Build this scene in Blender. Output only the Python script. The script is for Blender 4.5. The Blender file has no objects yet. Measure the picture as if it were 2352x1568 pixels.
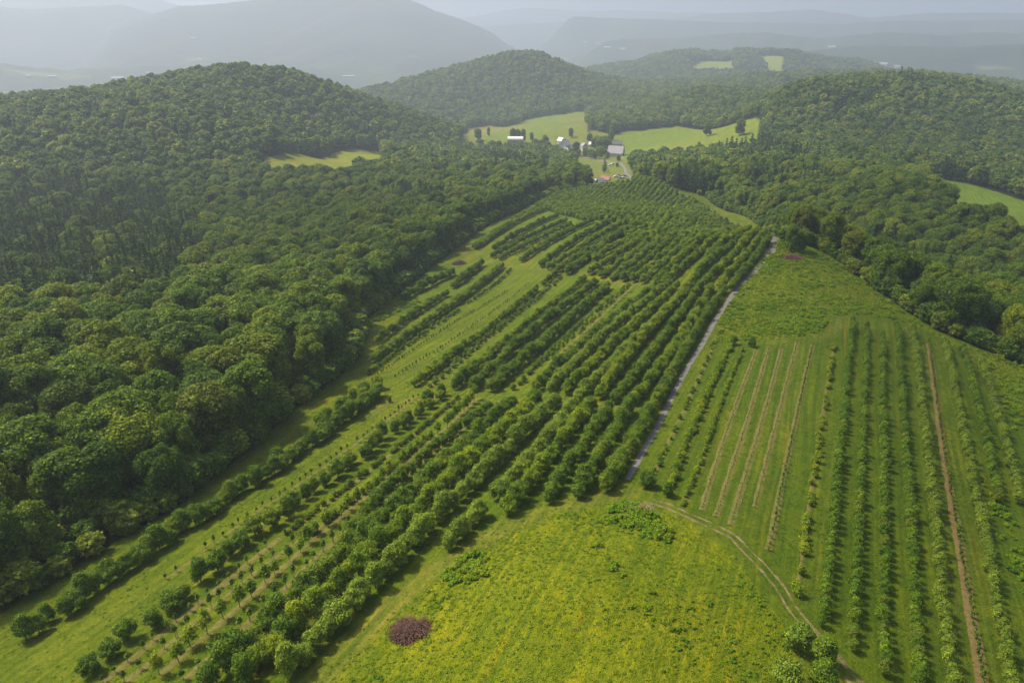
import bpy, math, random
import numpy as np
from mathutils import Vector

random.seed(7)
rng = np.random.default_rng(11)
D = bpy.data
scene = bpy.context.scene
COL = scene.collection
R = math.radians
HAZE = 0.00029
EXPO = 0.8
LEAF = 1.7
GRD = 0.72

# ------------------------------------------------------------------ camera
PITCH = R(23.7)
F = 1680.0                      # focal length in photo display pixels (2352 wide)
CP, SP = math.cos(PITCH), math.sin(PITCH)
cam_d = D.cameras.new('camera')
cam = D.objects.new('camera', cam_d); COL.objects.link(cam)
cam.location = (0, 0, 0)
cam.rotation_euler = (math.pi / 2 - PITCH, 0, 0)
cam_d.sensor_width = 36
cam_d.lens = 36 * F / 2352
cam_d.clip_start = 0.5
cam_d.clip_end = 60000
scene.camera = cam


def ray(px, py):
    u = (np.asarray(px, float) - 1176) / F
    v = (784 - np.asarray(py, float)) / F
    return np.stack([u, CP + v * SP, -SP + v * CP], -1)


# ------------------------------------------------------------------ terrain
# control points: where in the picture a ground point shows, its distance Y, and how much canopy stands on it
CY = [  # px, py, Y, canopy height
    (2352, 820, 172, 0), (1985, 640, 216, 0), (1900, 580, 240, 0), (1775, 545, 252, 0),
    (0, 900, 104, 15), (300, 800, 126, 15), (600, 640, 182, 15), (150, 600, 232, 16), (400, 560, 250, 17),
    (1000, 425, 440, 15), (1200, 352, 660, 15), (700, 450, 385, 16), (730, 366, 670, 0), (860, 355, 690, 0),
    (0, 400, 440, 16), (0, 222, 640, 14), (100, 214, 660, 14), (-200, 235, 620, 14), (300, 197, 720, 14),
    (560, 156, 780, 14), (700, 172, 830, 14), (800, 204, 870, 14), (960, 252, 930, 14), (1040, 290, 960, 12),
    (850, 338, 790, 0), (300, 350, 520, 14), (560, 250, 640, 14), (100, 300, 540, 14),
    (1300, 350, 900, 0), (1180, 332, 930, 0), (1250, 280, 1200, 0), (1340, 262, 1300, 0), (1080, 310, 1020, 0),
    (1450, 310, 960, 0), (1740, 276, 925, 0), (1600, 302, 905, 0), (1700, 379, 610, 0), (1430, 385, 700, 0),
    (1455, 411, 600, 0), (1390, 412, 590, 0),
    (1650, 425, 440, 14), (1850, 480, 350, 15), (2100, 395, 410, 15), (2000, 500, 330, 15),
    (2300, 640, 205, 15), (1950, 600, 268, 14), (1700, 478, 335, 14),
    (2300, 480, 430, 0), (2170, 418, 510, 0), (2200, 345, 630, 14), (2000, 300, 720, 14), (2100, 240, 800, 14),
    (2100, 164, 920, 14), (1950, 169, 900, 14), (1800, 188, 880, 14), (1750, 232, 870, 14), (2300, 195, 880, 14),
    (2352, 222, 850, 14), (2500, 260, 820, 14),
    (1600, 200, 1180, 13), (1500, 230, 1180, 13), (1400, 262, 1180, 13), (1550, 286, 1010, 0), (1370, 292, 1010, 0),
    (1185, 118, 1620, 13), (1240, 119, 1620, 13), (1134, 130, 1600, 13), (1083, 145, 1580, 13), (1288, 143, 1600, 13),
    (1340, 172, 1560, 13), (1014, 160, 1560, 13), (1150, 284, 1290, 0), (1215, 200, 1450, 13), (1340, 250, 1340, 0),
    (960, 172, 1560, 13), (1000, 225, 1350, 13), (1075, 250, 1300, 13), (880, 210, 1500, 0), (1407, 190, 1560, 12),
    (1480, 190, 1700, 12), (1700, 190, 1500, 12), (2112, 165, 1500, 13), (2232, 178, 1450, 13), (2352, 190, 1400, 13),
    (1635, 148, 2450, 0), (1770, 148, 2450, 0), (1500, 124, 2600, 13), (1592, 112, 2650, 13), (1691, 111, 2700, 13),
    (1821, 115, 2650, 13), (1992, 142, 2400, 13), (1438, 142, 2500, 13), (1330, 182, 2300, 13), (1400, 190, 1900, 13), (1310, 175, 1800, 13), (1480, 188, 2100, 13), (1650, 186, 2000, 13), (1800, 182, 1900, 13),
]
CZ = [  # px, py, ground z
    (-200, 1700, -67), (0, 1568, -66), (600, 1568, -63.5), (1176, 1568, -61.5), (1700, 1568, -62), (2352, 1568, -66), (2600, 1700, -67),
    (0, 1390, -70), (600, 1200, -67), (1176, 1200, -63.5), (1500, 1130, -63.5), (1900, 1250, -64.5), (2352, 1200, -69),
    (500, 1065, -72), (830, 800, -79), (1200, 900, -71.5), (1600, 800, -70), (2000, 740, -69), (1850, 620, -67.5),
    (1450, 640, -79), (1250, 620, -83), (1100, 570, -88), (1480, 418, -94), (1300, 470, -98), (1345, 432, -102),
    (1400, 1350, -60.5), (1550, 500, -86),
]
CW = [  # x, y, z directly (hidden ground)
    (-500, 1150, -165), (-150, 1150, -165), (-900, 1000, -175), (-600, 1600, -225), (0, 2050, -215), (-1200, 2200, -240),
    (500, 1250, -135), (250, 2000, -200), (900, 1250, -150), (1300, 1700, -190), (700, 2000, -190), (1500, 2600, -235),
    (0, 3200, -240), (-1500, 3400, -240), (1500, 3600, -240), (150, 330, -104), (190, 300, -100), (230, 220, -92),
]
pts = []
for px, py, Y, h in CY:
    d = ray(px, py); t = Y / d[1]
    pts.append((d[0] * t, Y, d[2] * t - h))
for px, py, z in CZ:
    d = ray(px, py); t = z / d[2]
    pts.append((d[0] * t, d[1] * t, z))
pts += CW
pts = np.array(pts, float)


def polar(x, y):
    r = np.hypot(x, y)
    th = np.arctan2(x, y)
    return np.stack([np.clip(th, -0.95, 0.95) * 1.0, np.log(np.clip(r, 42, 3700))], -1)


def _k(d2):
    return np.where(d2 > 1e-12, 0.5 * d2 * np.log(np.maximum(d2, 1e-12)), 0.0)


_c = polar(pts[:, 0], pts[:, 1])
_n = len(_c)
_K = _k(((_c[:, None] - _c[None]) ** 2).sum(-1)) + np.eye(_n) * 4e-4
_P = np.hstack([np.ones((_n, 1)), _c])
_A = np.block([[_K, _P], [_P.T, np.zeros((3, 3))]])
_w = np.linalg.solve(_A, np.concatenate([pts[:, 2], np.zeros(3)]))


def tps(x, y):
    q = polar(x, y)
    out = np.empty(len(q))
    for i in range(0, len(q), 20000):
        a = q[i:i + 20000]
        d2 = ((a[:, None, :] - _c[None]) ** 2).sum(-1)
        out[i:i + 20000] = _k(d2) @ _w[:_n] + _w[_n] + a @ _w[_n + 1:]
    return out


# distant ridges: silhouette in the picture, distance, half width
RIDGES = [
    (10500, 1000, [(-900, 30), (600, 45), (1000, 47), (1085, 40), (1150, 27), (1219, 19), (1290, 24), (1350, 28), (1430, 24), (1548, 31), (1616, 29), (1668, 37), (1800, 46), (2600, 44)]),
    (7800, 700, [(900, 75), (1180, 58), (1300, 52), (1400, 44), (1548, 44), (1640, 33), (1753, 30), (1862, 23), (1924, 32), (1999, 43), (2060, 38), (2129, 32), (2232, 32), (2352, 33), (2700, 30)]),
    (5900, 520, [(1215, 100), (1245, 72), (1275, 52), (1322, 40), (1360, 42), (1579, 50), (1700, 54), (1838, 54), (1924, 58), (2060, 50), (2230, 50), (2352, 50), (2700, 48)]),
    (4500, 420, [(1300, 110), (1440, 92), (1548, 92), (1668, 80), (1760, 77), (1880, 92), (1975, 82), (2026, 77), (2180, 85), (2232, 77), (2352, 80), (2700, 75)]),
    (3500, 330, [(1500, 160), (1700, 130), (1880, 118), (2000, 108), (2180, 112), (2352, 104), (2700, 100)]),
    (9000, 900, [(850, 50), (1000, 46), (1066, 50), (1109, 56), (1130, 64), (1160, 84), (1175, 110)]),
    (7400, 1000, [(-900, -8), (-200, -10), (0, -8), (200, -6), (359, 0), (420, 16), (520, 40), (700, 80)]),
    (5600, 700, [(-900, 60), (-300, 22), (0, 17), (60, 24), (150, 20), (280, 14), (380, 40), (600, 100)]),
    (5000, 1150, [(150, 100), (300, 50), (410, 18), (530, 10), (608, 0), (700, -9), (800, -13), (880, -6), (929, 0), (967, 12), (994, 26), (1035, 39), (1066, 50), (1100, 63), (1134, 80), (1160, 102), (1190, 120), (1280, 150)]),
    (2620, 300, [(1390, 185), (1438, 160), (1493, 138), (1548, 127), (1592, 124), (1616, 129), (1674, 131), (1691, 123), (1821, 126), (1890, 142), (1992, 152), (2080, 175)]),
    (3300, 420, [(-900, 150), (-200, 158), (0, 150), (150, 165), (330, 158), (520, 150), (700, 160), (850, 178), (1000, 190)]),
]
_RD = []
for r0, w, sil in RIDGES:
    sil = np.array(sil, float)
    d = ray(sil[:, 0], sil[:, 1])
    _RD.append((r0, w, np.arctan2(d[:, 0], d[:, 1]), d[:, 2] / np.hypot(d[:, 0], d[:, 1]) * r0))


def vnoise(x, y, seed=0):
    """smooth value noise, period-free, range -1..1"""
    xi, yi = np.floor(x).astype(np.int64), np.floor(y).astype(np.int64)
    fx, fy = x - xi, y - yi
    fx = fx * fx * (3 - 2 * fx); fy = fy * fy * (3 - 2 * fy)

    def h(a, b):
        n = (a * 374761393 + b * 668265263 + seed * 1442695041) & 0xFFFFFFFF
        n = ((n ^ (n >> 13)) * 1274126177) & 0xFFFFFFFF
        return ((n ^ (n >> 16)) & 0xFFFF) / 32767.5 - 1
    return (h(xi, yi) * (1 - fx) + h(xi + 1, yi) * fx) * (1 - fy) + (h(xi, yi + 1) * (1 - fx) + h(xi + 1, yi + 1) * fx) * fy


def fbm(x, y, s, o=4, seed=0):
    a, t, tot = 1.0, 0, 0
    for i in range(o):
        t = t + a * vnoise(x / s + 17 * i, y / s - 9 * i, seed + i); tot += a
        a *= 0.5; s *= 0.5
    return t / tot


def height(x, y):
    x = np.atleast_1d(np.asarray(x, float)); y = np.atleast_1d(np.asarray(y, float))
    r = np.hypot(x, y); th = np.arctan2(x, y)
    z = tps(x, y)
    s = np.clip((r - 2500) / 1000, 0, 1)
    z = z * (1 - s) + (-238.0) * s
    far = r > 1500
    if far.any():
        xf, yf, rf, tf = x[far], y[far], r[far], th[far]
        zz = z[far]
        base = zz.copy()
        nz = fbm(xf, yf, 900, 4, 5)
        for r0, w, a, hh in _RD:
            H = np.interp(tf, a, hh)
            # ends fade out
            e = np.clip((tf - a[0]) / 0.05, 0, 1) * np.clip((a[-1] - tf) / 0.05, 0, 1)
            b = np.exp(-((rf - r0) / w) ** 2) * (1 + 0.10 * nz * np.clip(abs(rf - r0) / w, 0, 1) * 2)
            zz = np.maximum(zz, base + (H - base) * np.minimum(b, 1.02) * e)
        z[far] = zz
    # gentle unevenness
    z = z + 0.22 * fbm(x, y, 22, 3, 2) + np.clip((r - 300) / 900, 0, 1) * 3.0 * fbm(x, y, 160, 3, 9)
    return z


RS = np.concatenate([np.geomspace(42, 3600, 900)])


def cast(px, py, h=0.0):
    """pixel -> ground point (first hit with terrain raised by h)"""
    px = np.atleast_1d(np.asarray(px, float)); py = np.atleast_1d(np.asarray(py, float))
    d = ray(px, py)
    hr = np.hypot(d[:, 0], d[:, 1])
    d = d / hr[:, None]
    n = len(px)
    X = d[:, 0][:, None] * RS; Yv = d[:, 1][:, None] * RS; Z = d[:, 2][:, None] * RS
    G = height(X.ravel(), Yv.ravel()).reshape(n, -1) + h
    below = Z < G
    idx = np.argmax(below, 1)
    bad = ~below.any(1)
    idx = np.clip(idx, 1, len(RS) - 1)
    a = RS[idx - 1]; b = RS[idx]
    ar = np.arange(n)
    fa = Z[ar, idx - 1] - G[ar, idx - 1]; fb = Z[ar, idx] - G[ar, idx]
    t = np.clip(fa / np.where(abs(fa - fb) < 1e-9, 1, fa - fb), 0, 1)
    rr = a + (b - a) * t
    if bad.any():
        print('cast: miss', list(zip(px[bad], py[bad])))
    return np.stack([d[:, 0] * rr, d[:, 1] * rr], -1)


# crops of the photograph in which things were measured: origin and scale to display pixels
CROPS = {'D': (0, 0, 1), 'E': (0, 1033.6, .3418), 'G': (775.2, 1033.6, .3418), 'H': (1548, 1033.6, .3418),
         'A': (0, 516.8, .3418), 'B': (775.2, 516.8, .3418), 'C': (1548, 516.8, .3418), 'T': (1548, 0, .3418), 'S': (775.2, 0, .3418),
         '1': (1062.3, 373.2, .21973), '2': (1435.5, 373.2, .21973), '3': (1435.5, 660.3, .21973),
         '4': (1837.4, 660.3, .21973), '5': (1435.5, 976.1, .21973), '6': (1837.4, 976.1, .21973),
         'Q': (1033.6, 229.7, .19531)}


def px(spec):
    """'B 10,20 30,40 G 5,6' -> display pixels"""
    out = []
    c = CROPS['D']
    for tok in spec.split():
        if tok in CROPS:
            c = CROPS[tok]; continue
        a, b = tok.split(',')
        out.append((c[0] + float(a) * c[2], c[1] + float(b) * c[2]))
    return np.array(out)


def W(spec, h=0.0):
    p = px(spec)
    return cast(p[:, 0], p[:, 1], h)


def inpoly(x, y, poly):
    c = np.zeros(x.shape, bool)
    n = len(poly)
    x0, y0 = poly.min(0); x1, y1 = poly.max(0)
    m = (x >= x0) & (x <= x1) & (y >= y0) & (y <= y1)
    if not m.any():
        return c
    xs, ys = x[m], y[m]; cc = np.zeros(xs.shape, bool)
    j = n - 1
    for i in range(n):
        xi, yi = poly[i]; xj, yj = poly[j]
        cc ^= ((yi > ys) != (yj > ys)) & (xs < (xj - xi) * (ys - yi) / (yj - yi + 1e-12) + xi)
        j = i
    c[m] = cc
    return c


def polydist(x, y, line, closed=False):
    """distance to a polyline"""
    best = np.full(x.shape, 1e9)
    L = len(line)
    for i in range(L if closed else L - 1):
        a = line[i]; b = line[(i + 1) % L]
        ab = b - a
        t = np.clip(((x - a[0]) * ab[0] + (y - a[1]) * ab[1]) / (ab @ ab + 1e-9), 0, 1)
        best = np.minimum(best, np.hypot(x - a[0] - ab[0] * t, y - a[1] - ab[1] * t))
    return best


def smooth_line(p, step=2.0):
    """resample with Catmull-Rom"""
    p = np.asarray(p, float)
    q = np.vstack([2 * p[0] - p[1], p, 2 * p[-1] - p[-2]])
    out = []
    for i in range(1, len(q) - 2):
        a, b, c, d = q[i - 1], q[i], q[i + 1], q[i + 2]
        n = max(2, int(np.hypot(*(c - b)) / step))
        t = np.arange(n)[:, None] / n
        out.append(0.5 * ((2 * b) + (-a + c) * t + (2 * a - 5 * b + 4 * c - d) * t ** 2 + (-a + 3 * b - 3 * c + d) * t ** 3))
    out.append(p[-1:])
    return np.vstack(out)


OPEN_MAIN = np.vstack([W('D 0,1400 130,1325 250,1255 400,1165 500,1090 600,1012 700,925 770,868 822,815 838,780 832,740 900,684 1000,602 1050,567 1130,512 1200,477 1290,443 1345,434'),
                       W('D 1382,418 1440,417 1470,413'),
                       [(75, 640)],
                       W('D 1530,428 1620,452 1700,492 1755,532 1800,552 1870,568 1930,602 2050,692 2150,757 2352,838'),
                       [(150, 150), (190, 60), (150, -60), (-150, -60), (-150, 60)]])
FARM = W('Q 1560,1000 1480,760 1270,640 1240,560 1180,500 1400,420 1700,360 1960,420 2050,540 2110,760 2160,900 2140,1000')
FIELDS = [
    W('D 1055,352 1072,296 1125,288 1165,292 1200,278 1250,266 1345,256 1352,300 1330,340 1290,352 1180,350'),
    W('D 1395,355 1400,320 1425,302 1560,290 1742,270 1746,335 1660,362 1480,378'),
    W('D 600,398 606,368 830,344 872,348 892,392 770,418 640,420'),
    W('D 2130,408 2240,426 2352,462 2500,505 2500,640 2352,572 2250,522 2150,465'),
    W('D 1577,165 1612,141 1680,139 1684,166'),
    W('D 1737,132 1770,128 1802,131 1799,182 1778,180 1760,155'),
    W('D 1690,384 1752,378 1752,392 1695,396'),
    W('D 860,200 900,194 910,206 870,210'),
]
OPENS = [OPEN_MAIN, FARM] + FIELDS
MEADOW = np.vstack([W('D 700,1640 800,1520 900,1420 1000,1330 1100,1258 1200,1205 1320,1170 1440,1150 1500,1165 1600,1215 1690,1280 1750,1370 1800,1450 1850,1560 1880,1640')])
KNOLL = W('D 1640,790 1650,740 1690,670 1740,600 1785,552 1870,575 1950,620 2050,700 2150,765 2352,850 2352,960 2290,900 2200,800 2120,755 2060,735 1970,722 1900,725 1890,765 1800,778 1700,782')
RIGHTBLOCK = W('D 1480,1110 1640,790 1960,720 2150,765 2352,860 2352,1640 2000,1640 1820,1420 1700,1270 1600,1200')
RING = smooth_line(W('D 700,1590 760,1530 860,1430 960,1340 1080,1262 1200,1195 1330,1155 1440,1132'), 2)
TRACK1 = smooth_line(W('D 860,950 900,925 1000,912 1150,925 1300,925 1450,940 1520,948'), 2)
TRACK2 = smooth_line(W('D 1065,590 1110,600 1200,615 1300,622 1400,645 1500,650 1640,660'), 2)
TRACK3 = smooth_line(W('D 1080,585 1060,575 1085,560'), 2)
HEAD = smooth_line(W('D 1640,775 1750,785 1870,775 1920,755 1935,725'), 2)


RUTS = [(smooth_line(W(s), 6), o, w, k) for s, o, w, k in (
    ('H 2075,1580 1930,700 1810,0 4 1420,1150 1390,850 1340,565', 1.5, .22, .7), ('H 2075,1580 1930,700 1810,0 4 1420,1150 1390,850 1340,565', 2.5, .2, .45),
    ('H 900,1000 940,700 1000,200 5 2120,400 2180,0', .7, .2, .6), ('D 297,1540 460,1392 588,1296 780,1140 912,1040 1040,925', 1.3, .35, .6),
    ('D 60,1530 330,1370 560,1235 760,1100 900,1000', .8, .4, .55), ('D 150,1568 400,1420 640,1262 850,1090', .7, .3, .5), ('B 420,1030 700,820 950,640 1280,380', .8, .4, .5),
    ('5 1330,1050 1420,800 1650,0 3 1700,1300 1850,600', .6, .3, .4))]


def is_open(x, y):
    m = np.zeros(x.shape, bool)
    for p in OPENS:
        m |= inpoly(x, y, p)
    return m


# ------------------------------------------------------------------ materials
def mat(name):
    m = D.materials.new(name); m.use_nodes = True
    nt = m.node_tree; nt.nodes.clear()
    out = nt.nodes.new('ShaderNodeOutputMaterial')
    return m, nt, out


def N(nt, t, **kw):
    n = nt.nodes.new(t)
    for k, v in kw.items():
        if k.startswith('i_'):
            key = k[2:]
            n.inputs[int(key) if key.isdigit() else key.replace('_', ' ')].default_value = v
        else:
            setattr(n, k, v)
    return n


def ramp(nt, fac, stops):
    n = nt.nodes.new('ShaderNodeValToRGB')
    el = n.color_ramp.elements
    el[0].position = stops[0][0]; el[0].color = (*stops[0][1], 1)
    el[1].position = stops[-1][0]; el[1].color = (*stops[-1][1], 1)
    for p, c in stops[1:-1]:
        e = el.new(p); e.color = (*c, 1)
    nt.links.new(fac, n.inputs[0])
    return n.outputs[0]


def mix(nt, a, b, fac, mode='MIX'):
    n = nt.nodes.new('ShaderNodeMix'); n.data_type = 'RGBA'; n.blend_type = mode
    for s, v in ((n.inputs[0], fac), (n.inputs[6], a), (n.inputs[7], b)):
        if hasattr(v, 'is_linked') or hasattr(v, 'links'):
            nt.links.new(v, s)
        elif isinstance(v, (int, float)):
            s.default_value = v
        else:
            s.default_value = (*v, 1)
    return n.outputs[2]


def noise(nt, scale, detail=4, vec=None, rough=0.6):
    n = N(nt, 'ShaderNodeTexNoise', i_Scale=scale, i_Detail=detail, i_Roughness=rough)
    if vec is not None:
        nt.links.new(vec, n.inputs['Vector'])
    return n.outputs['Fac']


def simple(name, col, rough=0.8, var=0.25, scale=3.0, metallic=0.0, bump=0.0):
    m, nt, out = mat(name)
    b = N(nt, 'ShaderNodeBsdfPrincipled', i_Roughness=rough, i_Metallic=metallic)
    b.inputs['Specular IOR Level'].default_value = 0.3
    tc = N(nt, 'ShaderNodeTexCoord')
    f = noise(nt, scale, 5, tc.outputs['Object'])
    c = ramp(nt, f, [(0.3, tuple(v * (1 - var) for v in col)), (0.7, tuple(min(1, v * (1 + var)) for v in col))])
    nt.links.new(c, b.inputs['Base Color'])
    if bump:
        bp = N(nt, 'ShaderNodeBump', i_Strength=bump, i_Distance=0.1)
        nt.links.new(f, bp.inputs['Height']); nt.links.new(bp.outputs[0], b.inputs['Normal'])
    nt.links.new(b.outputs[0], out.inputs[0])
    return m


def leafmat(name, stops, clump=0.35, trans=0.25, rough=0.55):
    """stops: colours across trees (picked by the object's random), clump: variation inside one crown"""
    m, nt, out = mat(name)
    oi = N(nt, 'ShaderNodeObjectInfo')
    base = ramp(nt, oi.outputs['Random'], [(p_, (c_[0] * LEAF * 1.10, c_[1] * LEAF * 1.04, c_[2] * LEAF * .42)) for p_, c_ in stops])
    tc = N(nt, 'ShaderNodeTexCoord')
    f = noise(nt, 0.9, 3, tc.outputs['Object'])
    base = mix(nt, base, ramp(nt, f, [(0.3, (1 - clump,) * 3), (0.7, (1 + clump,) * 3)]), 1.0, 'MULTIPLY')
    # each leaf cluster a little different
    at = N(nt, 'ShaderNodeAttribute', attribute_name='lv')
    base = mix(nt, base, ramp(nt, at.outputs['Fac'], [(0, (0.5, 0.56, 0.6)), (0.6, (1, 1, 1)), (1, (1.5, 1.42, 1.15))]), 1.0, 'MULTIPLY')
    df = N(nt, 'ShaderNodeBsdfPrincipled', i_Roughness=rough)
    df.inputs['Specular IOR Level'].default_value = 0.12
    tr = N(nt, 'ShaderNodeBsdfTranslucent')
    nt.links.new(base, df.inputs['Base Color'])
    tcx = mix(nt, base, (1.25, 1.3, 0.5), 1.0, 'MULTIPLY')
    nt.links.new(tcx, tr.inputs[0])
    ms = N(nt, 'ShaderNodeMixShader', i_0=trans)
    nt.links.new(df.outputs[0], ms.inputs[1]); nt.links.new(tr.outputs[0], ms.inputs[2])
    nt.links.new(ms.outputs[0], out.inputs[0])
    return m


M_BROAD = leafmat('broadleaf_leaves', [(0, (.030, .066, .012)), (.25, (.052, .092, .014)), (.5, (.082, .116, .012)), (.7, (.048, .096, .014)), (.88, (.105, .140, .012)), (.95, (.070, .092, .018)), (1, (.038, .07, .016))], trans=.32)
M_FAR = leafmat('far_leaves', [(0, (.030, .068, .014)), (.3, (.046, .088, .016)), (.6, (.07, .108, .02)), (.85, (.11, .14, .028)), (1, (.04, .07, .02))])
M_PINE = leafmat('pine_needles', [(0, (.020, .046, .014)), (.5, (.030, .058, .015)), (1, (.044, .070, .016))], trans=0.1)
M_APPLE = leafmat('apple_leaves', [(0, (.060, .110, .016)), (.4, (.086, .135, .018)), (.75, (.112, .158, .018)), (1, (.14, .180, .018))], trans=.32)
M_APPLE_D = leafmat('dark_apple_leaves', [(0, (.044, .086, .016)), (.6, (.064, .110, .018)), (1, (.09, .128, .022))])
M_APPLE_G = leafmat('grey_apple_leaves', [(0, (.078, .122, .030)), (1, (.112, .162, .036))])
M_YELLOW = leafmat('yellow_apple_leaves', [(0, (.085, .135, .014)), (1, (.13, .16, .018))])
M_DWARF = leafmat('dwarf_apple_leaves', [(0, (.046, .096, .016)), (.5, (.066, .118, .018)), (.85, (.09, .145, .02)), (1, (.075, .10, .03))])
M_WEED = leafmat('weed_leaves', [(0, (.055, .12, .012)), (.4, (.09, .155, .012)), (.8, (.125, .175, .014)), (1, (.08, .12, .02))], trans=0.3)
M_TUFT = leafmat('grass_blades', [(0, (.078, .140, .008)), (.5, (.108, .155, .009)), (1, (.13, .160, .02))], trans=.35)
M_TUFT2 = leafmat('lawn_blades', [(0, (.040, .085, .006)), (.5, (.055, .100, .008)), (1, (.085, .115, .01))], trans=.3)
M_BARK = simple('bark', (.085, .070, .055), 0.9, 0.3, 2.0)
M_STAKE = simple('stake_wood', (.30, .24, .17), 0.8, 0.2, 4.0)
M_BRUSH = simple('dead_branches', (.12, .062, .045), 0.85, 0.45, 1.2)
M_WHITE = simple('white_paint', (.66, .66, .64), 0.6, 0.06, 0.6)
M_WALL = simple('pale_clapboard', (.40, .40, .38), 0.7, 0.08, 0.8)
M_GREYROOF = simple('grey_roofing', (.24, .235, .25), 0.6, 0.18, 0.7)
M_DARKROOF = simple('dark_shingles', (.11, .11, .12), 0.7, 0.2, 0.9)
M_FARROOF = simple('pale_metal_roof', (.48, .49, .50), 0.5, 0.1, 0.2)
M_REDROOF = simple('red_roofing', (.30, .11, .11), 0.6, 0.15, 0.8)
M_DOOR = simple('brown_door_paint', (.16, .07, .05), 0.7, 0.1, 1.0)
M_GLASS = simple('window_glass', (.05, .06, .07), 0.15, 0.05, 1.0)
M_RUBBER = simple('rubber', (.03, .03, .03), 0.9, 0.05, 1.0)
M_CARBLUE = simple('dark_blue_paint', (.06, .08, .13), 0.35, 0.05, 1.0)
M_CARGREY = simple('silver_paint', (.45, .46, .48), 0.3, 0.05, 1.0)
M_SILVERWOOD = simple('weathered_wood', (.25, .22, .18), 0.85, 0.2, 1.5)


def ground_material():
    m, nt, out = mat('grassland')
    at = N(nt, 'ShaderNodeAttribute', attribute_name='zone')       # real colour of the ground cover
    rc = N(nt, 'ShaderNodeAttribute', attribute_name='rowco')      # across / along the orchard rows
    ro = N(nt, 'ShaderNodeAttribute', attribute_name='rough')
    tc = N(nt, 'ShaderNodeTexCoord')
    P = tc.outputs['Object']
    n1 = noise(nt, 0.9, 5, P, 0.65)
    n2 = noise(nt, 0.12, 5, P)
    n3 = noise(nt, 3.2, 4, P, 0.7)
    c = at.outputs['Color']
    c = mix(nt, c, ramp(nt, n2, [(0.3, (.80, .86, .8)), (0.5, (1, 1, 1)), (0.7, (1.25, 1.12, 1.1))]), 1.0, 'MULTIPLY')
    c = mix(nt, c, ramp(nt, n1, [(0.3, (.72, .80, .7)), (0.5, (1, 1, 1)), (0.72, (1.32, 1.2, 1.2))]), 1.0, 'MULTIPLY')
    c = mix(nt, c, ramp(nt, n3, [(0.3, (.75, .8, .75)), (0.7, (1.25, 1.2, 1.2))]), 1.0, 'MULTIPLY')
    n4 = noise(nt, 1.0, 3, rc.outputs['Vector'], 0.6)
    c = mix(nt, c, ramp(nt, n4, [(0.34, (.68, .80, .75)), (0.5, (1, 1, 1)), (0.66, (1.38, 1.22, 1.15))]), 1.0, 'MULTIPLY')
    n5 = noise(nt, 0.45, 4, rc.outputs['Vector'], 0.7)
    c = mix(nt, c, mix(nt, c, (1.9, 1.05, 1.0), 1.0, 'MULTIPLY'), ramp(nt, n5, [(0.57, (0, 0, 0)), (0.70, (.75, .75, .75))]))
    n6 = noise(nt, 7.0, 3, P, 0.7)
    c = mix(nt, c, ramp(nt, n6, [(0.35, (.7, .75, .7)), (0.65, (1.3, 1.25, 1.2))]), 1.0, 'MULTIPLY')
    b = N(nt, 'ShaderNodeBsdfPrincipled', i_Roughness=0.95)
    b.inputs['Specular IOR Level'].default_value = 0.1
    nt.links.new(c, b.inputs['Base Color'])
    ad = N(nt, 'ShaderNodeMath', operation='ADD'); nt.links.new(n1, ad.inputs[0]); nt.links.new(n3, ad.inputs[1])
    bp = N(nt, 'ShaderNodeBump', i_Distance=0.35)
    nt.links.new(ad.outputs[0], bp.inputs['Height'])
    nt.links.new(ro.outputs['Fac'], bp.inputs['Strength'])
    nt.links.new(bp.outputs[0], b.inputs['Normal'])
    nt.links.new(b.outputs[0], out.inputs[0])
    return m


def strip_material(name, lo, hi, mid, grass=(.07, .12, .015), cover=0.35, scale=1.6):
    m, nt, out = mat(name)
    tc = N(nt, 'ShaderNodeTexCoord'); P = tc.outputs['Object']
    f = noise(nt, scale, 6, P, 0.7)
    c = ramp(nt, f, [(0.3, lo), (0.5, mid), (0.7, hi)])
    g = noise(nt, 0.7, 5, P, 0.7)
    msk = ramp(nt, g, [(1 - cover - 0.06 if cover < 1 else 0, (0, 0, 0)), (1 - cover + 0.06, (1, 1, 1))])
    c = mix(nt, c, grass, msk)
    b = N(nt, 'ShaderNodeBsdfPrincipled', i_Roughness=0.95)
    b.inputs['Specular IOR Level'].default_value = 0.1
    nt.links.new(c, b.inputs['Base Color'])
    bp = N(nt, 'ShaderNodeBump', i_Strength=0.5, i_Distance=0.1)
    nt.links.new(f, bp.inputs['Height']); nt.links.new(bp.outputs[0], b.inputs['Normal'])
    nt.links.new(b.outputs[0], out.inputs[0])
    return m


M_GROUND = ground_material()
M_GRAVEL = strip_material('gravel', (.095, .088, .08), (.20, .188, .17), (.145, .137, .125), grass=(.10, .11, .04), cover=0.16)
M_DIRT = strip_material('bare_dirt_track', (.09, .07, .03), (.22, .17, .09), (.15, .115, .055), grass=(.055, .08, .008), cover=0.48)
M_MULCH = strip_material('straw_mulch', (.078, .072, .015), (.160, .148, .040), (.115, .104, .027), grass=(.05, .085, .006), cover=0.40)
M_SOIL = strip_material('tilled_soil', (.10, .072, .026), (.19, .138, .055), (.14, .10, .038), grass=(.05, .07, .008), cover=0.26)


# ------------------------------------------------------------------ mesh helpers
def tag(o, label=None, cat=None, group=None, kind=None):
    if label: o['label'] = label
    if cat: o['category'] = cat
    if group: o['group'] = group
    if kind: o['kind'] = kind
    return o


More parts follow.
